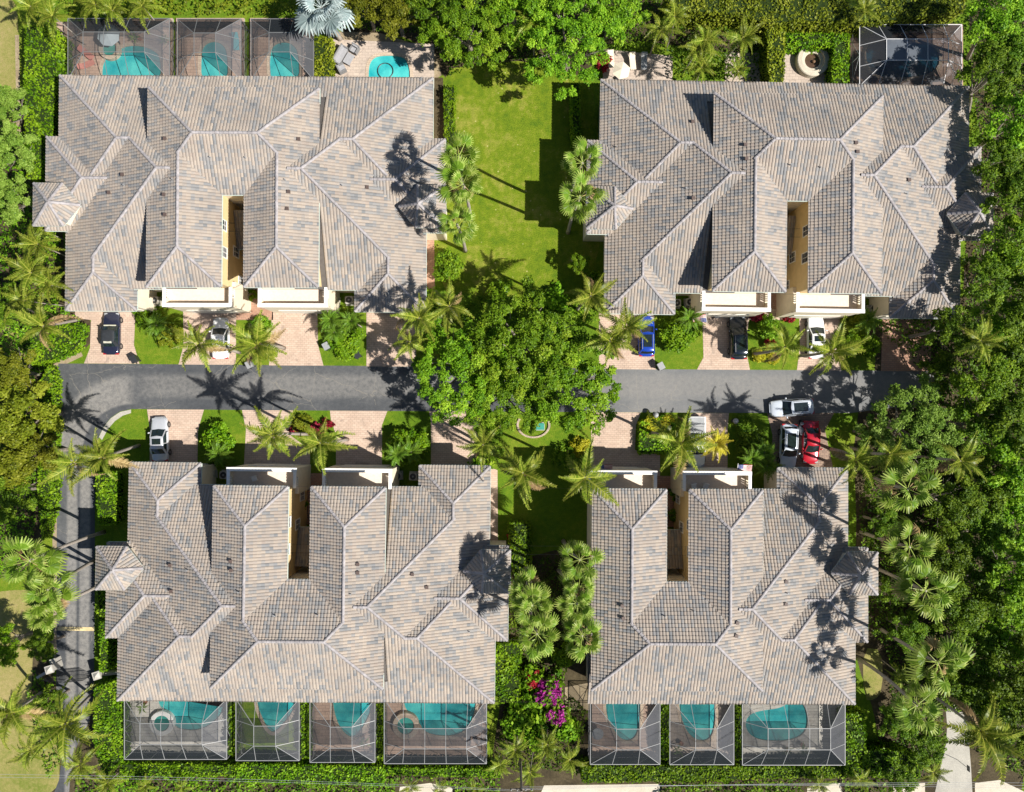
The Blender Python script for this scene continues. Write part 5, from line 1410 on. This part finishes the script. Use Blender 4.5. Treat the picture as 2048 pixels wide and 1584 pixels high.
palm(642, 14, 6.5, 3.2, 'silver blue fan palm at the top edge', 'silver')
# --- areca and other feather palms
for (x, y, h, r, l) in (
    (60, 12, 6.0, 2.8, 'feathery palm at the top left corner'), (105, 32, 6.0, 2.8, 'feathery palm at the upper left corner of the leftmost screen room'), (190, 8, 5.0, 2.4, 'feathery palm at the top edge above the spa umbrella'), (225, 20, 5.0, 2.2, 'feathery palm hanging over the leftmost screen room'), (285, 12, 5.0, 2.4, 'feathery palm at the top edge above the gap of the screen rooms'),
    (1065, 45, 7.0, 2.8, 'yellowish feathery palm between the two large trees at the lawn end'), (1350, 32, 6.0, 2.4, 'feathery palm at the top edge, right of the patio with white seats'), (1322, 60, 6.0, 2.6, 'feathery palm right of the patio with white seats'), (1396, 98, 5.5, 2.4, 'feathery palm in the middle of the top right clump'), (1412, 80, 6.0, 2.3, 'feathery palm in the clump above the upper right roof'),
    (1404, 134, 5.0, 2.3, 'feathery palm at the roof edge of the upper right block'), (1486, 78, 5.5, 2.6, 'feathery palm left of the yellow green hedge, top right'), (1475, 140, 2.6, 1.4, 'small feathery palm at the roof edge, top right'), (1730, 20, 5.0, 2.2, 'feathery palm above the bright white enclosure'),
    (75, 488, 6.5, 2.8, 'feathery palm left of the upper left block, upper one below the turret'), (62, 545, 7.0, 3.0, 'feathery palm left of the upper left block, middle of the clump'), (100, 570, 6.5, 2.8, 'feathery palm touching the left eave of the upper left block'), (45, 600, 6.5, 2.8, 'feathery palm at the left edge above the pale coconut palm'), (85, 460, 4.0, 1.8, 'small feathery palm directly below the upper left turret'),
    (1030, 1500, 4.5, 2.2, 'feathery palm right of the tan ringed spa room'), (1095, 1490, 4.5, 2.2, 'feathery palm below the magenta shrub'), (1140, 1520, 4.5, 2.2, 'feathery palm left of the round table room'), (1060, 1545, 4.5, 2.0, 'feathery palm beside the utility pole'), (1000, 1530, 4.0, 1.8, 'feathery palm left of the utility pole'),
    (60, 1500, 5.0, 2.6, 'feathery palm on the dry lawn at the lower left'), (160, 1530, 5.0, 2.6, 'feathery palm beside the lower end of the lane'), (215, 1565, 4.0, 2.0, 'feathery palm at the bottom edge left of the hedge'), (290, 1572, 3.0, 1.4, 'small feathery palm at the bottom edge, first from the left'), (365, 1574, 3.0, 1.4, 'small feathery palm at the bottom edge, second from the left'),
    (820, 1575, 3.0, 1.4, 'small feathery palm on the pale pavement at the bottom, left one'), (880, 1578, 3.0, 1.4, 'small feathery palm on the pale pavement at the bottom, middle one'), (950, 1578, 3.0, 1.4, 'small feathery palm on the pale pavement at the bottom, right one'), (1640, 1570, 3.2, 1.6, 'small feathery palm at the bottom right pavement, left one'), (1720, 1560, 3.4, 1.8, 'small feathery palm at the bottom right pavement, middle one'), (1868, 1545, 4.0, 1.9, 'feathery palm beside the grey side road at the bottom'),
    (1800, 1350, 4.0, 1.8, 'feathery palm beside the small dry lawn, lower right')):
    palm(x, y, h, r, l, 'areca')

# --- low growth that nobody could count
SIDE = ([(1880, 1400), (1935, 1410), (1950, 1500), (2060, 1560), (2060, 1640), (1770, 1640), (1770, 1562), (1860, 1560), (1886, 1470)], [(1722, 1290), (1768, 1295), (1768, 1385), (1745, 1405), (1724, 1400)])
PAVE = ([(795, 1570), (860, 1560), (910, 1572), (910, 1640), (790, 1640)], [(1605, 1570), (1685, 1562), (1705, 1640), (1605, 1640)], [(1770, 1568), (1860, 1562), (1860, 1640), (1770, 1640)])
cover('undergrowth', [(1735, 640), (1860, 750), (1720, 950), (1720, 1240), (1775, 1300), (1790, 1500), (1860, 1590), (2070, 1600), (2080, -10), (1940, -10), (1945, 480), (1925, 630)], 'dark low growth on the woodland floor along the right edge', 'leaf_wood', (.2, 1.5), holes=SIDE)
cover('undergrowth', [(-20, 170), (42, 180), (48, 340), (125, 480), (125, 610), (175, 650), (110, 715), (66, 770), (78, 1000), (60, 1150), (-20, 1160)], 'mixed low growth along the left edge above the dry lawn', 'leaf_oak', (.2, 1.4))
cover('undergrowth', [(690, -10), (690, 58), (860, 70), (900, 150), (1000, 120), (1190, 130), (1200, 100), (1340, 110), (1350, 160), (1530, 160), (1540, 40), (1930, 45), (1930, -10)], 'low growth under the trees along the top edge', 'leaf_wood', (.2, 1.4))
cover('undergrowth', [(120, -10), (640, -10), (640, 32), (130, 32)], 'bright low growth along the top edge behind the screen rooms', 'leaf_olive', (.4, 1.8), 40)
cover('undergrowth', [(1000, 1130), (1010, 1410), (985, 1540), (1160, 1545), (1175, 1420), (1125, 1380), (1180, 1120), (1110, 1110)], 'shaded low growth between the two lower blocks', 'leaf_wood', (.1, .9))
cover('undergrowth', [(150, 1545), (1000, 1560), (1000, 1600), (150, 1600)], 'low growth along the bottom edge, left half', 'leaf_oak', (.2, 1.0), holes=PAVE)
cover('undergrowth', [(1320, 1562), (1840, 1560), (1850, 1600), (1320, 1600)], 'low growth along the bottom edge, right half', 'leaf_oak', (.2, 1.0), holes=PAVE)
cover('undergrowth', [(60, 1340), (110, 1370), (130, 1500), (100, 1560), (60, 1450)], 'low growth between the dry lawn and the lane', 'leaf_oak', (.2, 1.2))
cover('undergrowth', [(480, 545), (496, 545), (500, 600), (474, 600)], 'flower bed of the upper left entrance court', 'leaf_red', (.1, .5), 25, .2)
cover('undergrowth', [(235, 455), (265, 580), (355, 600), (290, 620), (262, 600)], 'planting by the air conditioners of the upper left block', 'leaf_oak', (.1, .6))
cover('ground_ivy', [(960, 590), (1080, 600), (1190, 600), (1200, 640), (1150, 660), (1000, 640), (880, 640)], 'low growth under the big canopy below the lawn', 'leaf_oak', (.1, .8))
# ================================================================ small things
def ac_unit(px, py, label):
    p = G(px, py, .8); E = empty('air_conditioner', (p[0], p[1], 0), random.uniform(-.1, .1), label, 'air conditioner', 'outdoor air conditioners')
    r = .42
    oct_ = [(r * (1 if abs(a) else 1) * x, r * y) for x, y, a in ((1, .75, 1), (.75, 1, 1), (-.75, 1, 1), (-1, .75, 1), (-1, -.75, 1), (-.75, -1, 1), (.75, -1, 1), (1, -.75, 1))]
    MB().prism(oct_, .06, .86).build('casing', M['beige'], E)
    MB().lathe([(.34, .865), (.34, .89), (.05, .905), (.05, .865)], 20).build('fan_guard', M['dark'], E)
    MB().lathe([(.345, .862), (.40, .862), (.40, .90), (.345, .90)], 20, close=True).build('rim', M['beige'], E)
    MB().lathe([(.001, .91), (.10, .91), (.10, .93), (.001, .93)], 12).build('motor_cap', M['grey'], E)
    MB().box(-.5, .5, -.5, .5, 0, .06).build('pad', M['concrete'], E)
for x, y, l in ((291, 599, 'air conditioner between the leftmost garage and balcony'), (309, 601, 'second air conditioner beside the leftmost balcony'), (668, 601, 'air conditioner right of the second balcony, left of its pair'), (698, 600, 'air conditioner right of the second balcony, at the garage wall'),
                (1354, 606, 'air conditioner against the garage above the blue car'), (1380, 604, 'air conditioner left of the flag balcony'), (1748, 617, 'air conditioner right of the balcony above the white coupe'),
                (420, 948, 'air conditioner left of the balcony, lower left block'), (447, 950, 'air conditioner at the balcony corner, lower left block'), (795, 952, 'air conditioner right of the second balcony, lower left block'), (826, 953, 'air conditioner against the right garage, lower left block')):
    ac_unit(x, y, l)
def bin_(px, py, label, mat, rz=.5):
    p = G(px, py, .9); E = empty('wheeled_bin', (p[0], p[1], 0), rz, label, 'bin', 'kerbside bins')
    MB().add([(-.24, -.26, .06), (.24, -.26, .06), (.24, .26, .06), (-.24, .26, .06), (-.30, -.36, .95), (.30, -.36, .95), (.30, .36, .95), (-.30, .36, .95)], [(3, 2, 1, 0), (4, 5, 6, 7), (0, 1, 5, 4), (1, 2, 6, 5), (2, 3, 7, 6), (3, 0, 4, 7)]).build('body', mat, E)
    MB().box(-.33, .33, -.40, .38, .95, 1.02).build('lid', mat, E)
    MB().tube([(-.25, -.44, .97), (.25, -.44, .97)], .025, 8).build('handle', M['dark'], E)
    for s in (1, -1): MB().tube([(s * .22, -.30, .1), (s * .28, -.30, .1)], .1, 12).build('wheel', M['tyre'], E)
bin_(267, 718, 'dark bin at the end of the leftmost driveway', M['dark']); bin_(652, 692, 'grey bin beside the date palm bed', M['grey']); bin_(714, 709, 'dark bin under the date palm bed by the road', M['dark'])
bin_(498, 729, 'pale bin at the kerb between two upper left driveways', M['alu']); bin_(1322, 732, 'grey bin at the kerb below the blue car', M['grey']); bin_(1432, 628, 'black bin by the balcony above the flag', M['dark'])
def round_post(px, py, label):  # round bollard, built as a short post with a rounded top
    p = G(px, py, 1.1); E = empty('round_bollard', (p[0], p[1], 0), 0, label, 'bollard', 'short round bollards')
    MB().lathe([(.20, 0), (.20, .12), (.10, .16), (.09, .72), (.16, .78)], 14).build('post', M['dark'], E, True)
    MB().lathe([(.12, .76), (.26, .86), (.31, 1.02), (.27, 1.2), (.14, 1.30), (.001, 1.33)], 18).build('round_post', M['alu'], E, True)
for x, y, l in ((1312, 830, 'round grey bollard by the road, left of the pickup'), (1472, 842, 'round grey bollard by the road, right of the pickup'), (1338, 856, 'round grey bollard among the golden bushes')): round_post(x, y, l)
# green service cabinet with a brick ring
p = G(1080, 853, .8); E = empty('service_cabinet', (p[0], p[1], 0), 0, 'green service cabinet inside a low curved brick edging', 'cabinet')
mg = plain('teal_green_paint', (.03, .26, .20), .5)
MB().box(-.42, .42, -.32, .32, .1, .75).build('body', mg, E); MB().box(-.46, .46, -.36, .36, .75, .82).build('lid', mg, E); MB().box(-.55, .55, -.45, .45, 0, .1).build('plinth', M['concrete'], E)
p = G(1067, 850, .1); E = empty('brick_edging', (p[0], p[1], 0), 0, 'low curved brick edging round the green cabinet', 'edging')
for k in range(44):
    a0 = math.radians(150 + k * 5.2); a1 = a0 + math.radians(4.4); q = []
    for r_, a in ((1.62, a0), (1.86, a0), (1.86, a1), (1.62, a1)): q.append((r_ * math.cos(a), r_ * .78 * math.sin(a)))
    MB().prism(q, 0, .16).build('brick', M['coping'], E)
# flags
MR, MWf, MBf = plain('flag_red', (.42, .03, .05), .8), plain('flag_white', (.75, .74, .72), .8), plain('flag_blue', (.03, .05, .22), .8)
def flag(px, py, z, rz, label, base):
    p = G(*base, 3.0); E = empty('flag', (p[0], p[1], 0), rz, label, 'flag', 'striped flags on short poles')
    MB().tube([(0, 0, 2.6), (0, -1.9, z)], .03, 8).build('pole', M['white'], E)
    W, Hh = 1.5, .95; n = 13
    def wave(u): return .10 * math.sin(u * 5.0)
    for k in range(n):
        mb = MB(); v0, v1 = k / n * Hh, (k + 1) / n * Hh; m = 8
        u0 = .42 * W if k < 7 else 0
        P = []
        for j in range(m + 1):
            u = u0 + (W - u0) * j / m
            for v in (v0, v1): P.append((-u, -1.75 + v * .9, z - .1 - .35 * v + wave(u)))
        mb.add(P, [(2 * j, 2 * j + 1, 2 * j + 3, 2 * j + 2) for j in range(m)]); mb.build('stripe', MR if k % 2 == 0 else MWf, E)
    P = []
    for j in range(5):
        u = .42 * W * j / 4
        for v in (0, 7 / n * Hh): P.append((-u, -1.75 + v * .9, z - .1 - .35 * v + wave(u)))
    can = MB().add(P, [(2 * j, 2 * j + 1, 2 * j + 3, 2 * j + 2) for j in range(4)]).build('canton', MBf, E)
    for a in range(5):
        for b in range(4):
            u = .42 * W * (a + .5) / 5; v = 7 / n * Hh * (b + .5) / 4
            c = (-u, -1.75 + v * .9, z - .06 - .35 * v + wave(u))
            MB().add([(c[0] + .035 * math.cos(t * math.pi / 5 + .3) * (1 if t % 2 == 0 else .42), c[1] + .035 * math.sin(t * math.pi / 5 + .3) * (1 if t % 2 == 0 else .42), c[2]) for t in range(10)], [tuple(range(10))]).build('star', MWf, can)
flag(1415, 640, 3.4, 0.0, 'striped flag with a blue corner, beside the black car', (1412, 612))
flag(1180, 930, 3.4, math.pi, 'striped flag beside the large lower middle coconut palm', (1196, 962))
flag(1478, 925, 3.4, math.pi, 'small striped flag left of the date palms and white cars', (1474, 962))
# patio furniture at the open pool
wk = plain('grey_wicker', (.20, .20, .205), .8, var=.25, scale=14); cu = plain('grey_cushion', (.34, .34, .36), .9, var=.08)
def seat(px, py, rz, wd, label, name='patio_armchair', cat='armchair'):
    p = G(px, py, .7); E = empty(name, (p[0], p[1], .3), rz, label, cat, 'grey patio seats')
    d = .42
    MB().box(-wd, wd, -d, d, .08, .36).build('base', wk, E); MB().box(-wd, wd, d - .14, d, .36, .82).build('backrest', wk, E)
    for s in (1, -1): MB().box(s * (wd - .13), s * wd, -d, d - .14, .36, .62).build('armrest', wk, E)
    MB().box(-wd + .14, wd - .14, -d + .02, d - .15, .365, .47).build('seat_cushion', cu, E)
    MB().box(-wd + .14, wd - .14, d - .28, d - .145, .475, .80).build('back_cushion', cu, E)
seat(681, 110, math.radians(60), 1.05, 'grey two seat patio sofa beside the yellow green hedge', 'patio_sofa', 'sofa')
seat(709, 98, math.radians(-30), .45, 'grey patio armchair nearest the top, by the open pool')
seat(683, 137, math.radians(118), .45, 'grey patio armchair nearest the roof, by the open pool')
p = G(698, 119, .5); E = empty('patio_table', (p[0], p[1], .3), math.radians(60), 'low grey patio table between the sofa and the open pool', 'table')
MB().box(-.6, .6, -.42, .42, .34, .40).build('table_top', cu, E)
for a in (1, -1):
    for b in (1, -1): MB().box(a * .5, a * .58, b * .32, b * .40, 0, .34).build('leg', wk, E)
p = G(771, 142, .22); E = empty('pool_float', (p[0], p[1], 0), 0, 'round hoop float on the open pool', 'float')
MB().lathe([(.85, .24), (.90, .28), (.85, .32), (.80, .28)], 30, close=True).build('hoop', M['dark'], E)
# umbrella and seats in the leftmost room
def parasol(px, py, z, r, label, mat, sides=8, tilt=0.0):
    p = G(px, py, z); E = empty('parasol', (p[0], p[1], .3), .3, label, 'parasol')
    V = [(0, 0, z - .3 + .28)] + [(r * math.cos(2 * math.pi * k / sides), r * math.sin(2 * math.pi * k / sides), z - .42 + tilt * math.cos(2 * math.pi * k / sides)) for k in range(sides)]
    for k in range(sides):
        MB().add([V[0], V[1 + k], V[1 + (k + 1) % sides]], [(0, 1, 2)]).build('canopy_panel', mat, E)
    MB().tube([(0, 0, 0), (0, 0, z - .1)], .03, 8).build('pole', M['grey'], E)
    MB().lathe([(.3, 0), (.3, .08), (.06, .12)], 16).build('base', M['dark'], E)
pale = plain('pale_blue_canvas', (.55, .64, .68), .9, var=.05)
parasol(216, 69, 2.2, 1.25, 'pale blue grey parasol above the round spa in the leftmost screen room', pale)
parasol(1243, 140, 2.3, 1.0, 'cream parasol on the patio left of the feathery palms', M['cream'], 6)
def lounger(px, py, rz, label, mat):
    p = G(px, py, .6); E = empty('sun_lounger', (p[0], p[1], .3), rz, label, 'sun lounger', 'poolside loungers')
    MB().box(-.32, .32, -.95, .3, .28, .34).build('seat', mat, E)
    MB().add([(-.32, .3, .28), (.32, .3, .28), (.32, .85, .66), (-.32, .85, .66), (-.32, .3, .34), (.32, .3, .34), (.32, .82, .72), (-.32, .82, .72)], [(3, 2, 1, 0), (4, 5, 6, 7), (0, 1, 5, 4), (1, 2, 6, 5), (2, 3, 7, 6), (3, 0, 4, 7)]).build('backrest', mat, E)
    for a in (.27, -.27):
        for b in (-.85, .25): MB().box(a - .03, a + .03, b - .03, b + .03, 0, .28).build('leg', M['grey'], E)
teal = plain('teal_canvas', (.05, .34, .38), .9); rose = plain('rose_canvas', (.42, .18, .15), .9)
lounger(472, 83, 0.05, 'teal sun lounger in the middle top left screen room', teal)
lounger(172, 106, .9, 'rose coloured lounger left of the round spa, upper one', rose); lounger(172, 130, 2.0, 'rose coloured lounger left of the round spa, lower one', rose)
lounger(1222, 118, .1, 'cream lounger on the patio at the top of the lawn', M['cream']); lounger(1265, 122, .1, 'cream lounger half under the palms, top patio', M['cream']); lounger(1288, 122, .0, 'grey lounger in the palm shade, top patio', M['grey'])
patch('patio', [(1206, 98), (1345, 112), (1345, 175), (1206, 175)], 'pooldeck', Z4); patch('patio', [(1450, 105), (1540, 105), (1540, 175), (1450, 175)], 'pooldeck', Z4); patch('patio', [(1566, 90), (1668, 90), (1668, 180), (1566, 180)], 'pooldeck', Z4)
patch('patio', [(1575, 40), (1720, 44), (1720, 62), (1575, 60)], 'sidewalk', Z4)
# round stone spa at the top right
p = G(1627, 119, .7); E = empty('round_spa', (p[0], p[1], 0), 0, 'round raised stone spa on the patio, with a dark round basin', 'spa')
MB().lathe([(1.80, 0), (1.80, .66), (1.72, .74), (1.28, .78), (1.22, .74), (1.22, .52), (.92, .50), (.86, .46), (.86, .1)], 40).build('ring_wall', M['sidewalk'], E)
MB().add([(.9 * math.cos(k * math.pi / 16), .9 * math.sin(k * math.pi / 16), .28) for k in range(32)], [tuple(range(32))]).build('water', plain('dark_brown_water', (.09, .055, .035), .12, var=.3), E)
MB().lathe([(.001, .30), (.16, .30), (.16, .52), (.07, .58), (.001, .58)], 14, (.15, -.1, 0)).build('jet', M['wood'], E)
# round table, potted plants
p = G(1195, 1467, .9); E = empty('round_table', (p[0], p[1], .3), 0, 'round grey table with a plant in the lower right screen room', 'table')
MB().lathe([(.001, .68), (.62, .68), (.64, .71), (.62, .74), (.001, .74)], 24).build('table_top', M['grey'], E); MB().lathe([(.26, 0), (.26, .04), (.05, .08), (.05, .68)], 14).build('pedestal', M['dark'], E)
for (x, y, m, l) in ((268, 76, 'frond_dark', 'potted palm right of the parasol in the leftmost screen room'), (330, 80, 'frond_dark', 'green potted palm in the right corner of the leftmost screen room'), (285, 1417, 'frond_dark', 'potted palm at the house wall in the screen room nearest the lane'), (728, 1485, 'frond_dark', 'small potted palm in the third screen room from the lane'),
                     (1356, 1500, 'frond_dark', 'potted palm in the corner of the middle lower right room'), (1575, 1500, 'frond_dark', 'potted palm below the kidney pool, left one'), (1608, 1500, 'frond_dark', 'potted palm below the kidney pool, right one')):
    q = palm(x, y, 1.1, .75, l, 'cane', n=10, mat=m, group='potted palms')
    MB().lathe([(.16, 0), (.24, .42), (.20, .42), (.18, .36), (.001, .36)], 14, (0, 0, .3)).build('pot', plain('terracotta', (.36, .16, .09), .85), q)
# dark shed roof, furniture on terraces
def tseat(px, py, rz, label):
    p = G(px, py, 5.0); E = empty('terrace_chair', (p[0], p[1], 4.55), rz, label, 'chair', 'chairs on the roof terraces')
    MB().box(-.26, .26, -.26, .26, .36, .42).build('seat', M['white'], E); MB().box(-.26, .26, .22, .27, .42, .85).build('backrest', M['white'], E)
    for a in (.22, -.22):
        for b in (.22, -.22): MB().box(a - .025, a + .025, b - .025, b + .025, 0, .36).build('leg', M['white'], E)
tseat(508, 957, .3, 'white chair on the left terrace of the lower left block'); tseat(1388, 972, .2, 'white chair on the right terrace of the lower right block, left one'); tseat(1412, 972, -.2, 'white chair on the right terrace of the lower right block, right one')
# gate of the estate
E = empty('entrance_gate', tuple(G(145, 1350, 0)), 0, 'black iron entrance gate across the lane', 'gate'); o_ = G(145, 1350, 0)
def gp(x, y, z): q = G(x, y, z) - o_; return (q[0], q[1], z)
for (a, b) in (((106, 1348), (143, 1352)), ((147, 1352), (186, 1348))):
    A, B_ = np.array(gp(a[0], a[1], 0)), np.array(gp(b[0], b[1], 0))
    for z in (.15, 1.1, 1.75): MB().bar(A + [0, 0, z], B_ + [0, 0, z], .05).build('rail', M['dark'], E)
    for k in range(16):
        q = A + (B_ - A) * (k / 15); MB().bar(q + [0, 0, .1], q + [0, 0, 1.95], .03).build('bar', M['dark'], E)
def pillar(px, py, label, w=.45, h=2.2):
    p = G(px, py, h); E = empty('gate_pillar', (p[0], p[1], 0), .3, label, 'pillar', 'white gate pillars')
    MB().box(-w, w, -w, w, 0, h - .2).build('shaft', M['beige'], E); MB().box(-w - .1, w + .1, -w - .1, w + .1, h - .2, h - .06).build('cap', M['beige'], E)
    MB().add([(-w, -w, h - .06), (w, -w, h - .06), (w, w, h - .06), (-w, w, h - .06), (0, 0, h + .22)], [(0, 1, 4), (1, 2, 4), (2, 3, 4), (3, 0, 4)]).build('cap_top', M['beige'], E)
pillar(97, 1340, 'white gate pillar left of the lane', .32, 1.9); pillar(192, 1352, 'shaded white gate pillar right of the lane', .32, 1.9); pillar(104, 1324, 'small white pillar above the left gate pillar', .18, 1.3)
for a, b, l in (((70, 1358), (100, 1340), 'low white garden wall left of the gate'), ((196, 1352), (232, 1348), 'low white garden wall right of the gate, against the house')):
    A, B_ = G(*a, 1.3), G(*b, 1.3); E = empty('garden_wall', (A[0], A[1], 0), 0, l, 'wall', 'white gate walls'); d = B_ - A; d[2] = 0
    MB().bar((0, 0, .5), (d[0], d[1], .5), .2, .9).build('wall', M['beige'], E); MB().bar((0, 0, 1.0), (d[0], d[1], 1.0), .28, .10).build('coping', M['beige'], E)
# small black fence on the left
a, b = G(52, 728, 1.2), G(56, 762, 1.2); E = empty('iron_fence', (a[0], a[1], 0), 0, 'short black iron fence left of the lane bend', 'fence')
d = b - a; d[2] = 0
for k in range(9): q = d * (k / 8); MB().bar((q[0], q[1], 0), (q[0], q[1], 1.2), .035).build('bar', M['dark'], E)
for z in (.2, 1.1): MB().bar((0, 0, z), (d[0], d[1], z), .04).build('rail', M['dark'], E)
# utility pole and its wires along the bottom edge
p = G(1043, 1578, 9.0); E = empty('utility_pole', (p[0], p[1], 0), 0, 'wooden utility pole at the bottom edge, seen from above', 'utility pole')
MB().tube([(0, 0, 0), (0, 0, 9.6)], [.17, .11], 10).build('pole', M['bark'], E)
MB().bar((-1.1, 0, 9.0), (1.1, 0, 9.0), .12).build('crossarm', M['bark'], E)
for x in (-1.0, -.4, .4, 1.0): MB().lathe([(.05, 9.06), (.07, 9.12), (.04, 9.2), (.06, 9.26), (.001, 9.3)], 8, (x, 0, 0)).build('insulator', M['grey'], E)
wire = plain('grey_cable', (.34, .36, .38), .5)
pp = p
for k, (dy, ex, ey, ez, l) in enumerate(((0, -58, 1548, 9.0, 'upper cable running left along the bottom edge'), (.25, -58, 1554, 9.0, 'lower cable running left along the bottom edge'), (0, 2110, 1566, 9.0, 'upper cable running right along the bottom edge'), (-.3, 2110, 1572, 9.0, 'middle cable running right along the bottom edge'), (-.6, 2110, 1578, 9.0, 'lower cable running right along the bottom edge'))):
    a = np.array([pp[0], pp[1] - dy * .5, 9.2]); b = G(ex, ey, ez); pts = []
    for j in range(13):
        t = j / 12; q = a + (b - a) * t; q = q + np.array([0, 0, -.5 * 4 * t * (1 - t)]); pts.append(q - a)
    o = MB().tube(pts, .012, 6).build('power_cable', wire); o.location = a
    tag(o, l, 'cable', 'cables of the utility pole')
# street sign post by the side road
p = G(1928, 1530, 1.2); E = empty('sign_post', (p[0], p[1], 0), 0, 'thin post with a small sign beside the grey side road', 'sign')
MB().tube([(0, 0, 0), (0, 0, 2.2)], .03, 8).build('post', M['grey'], E); MB().box(-.02, .02, -.3, .3, 1.7, 2.2).build('plate', M['dark'], E)
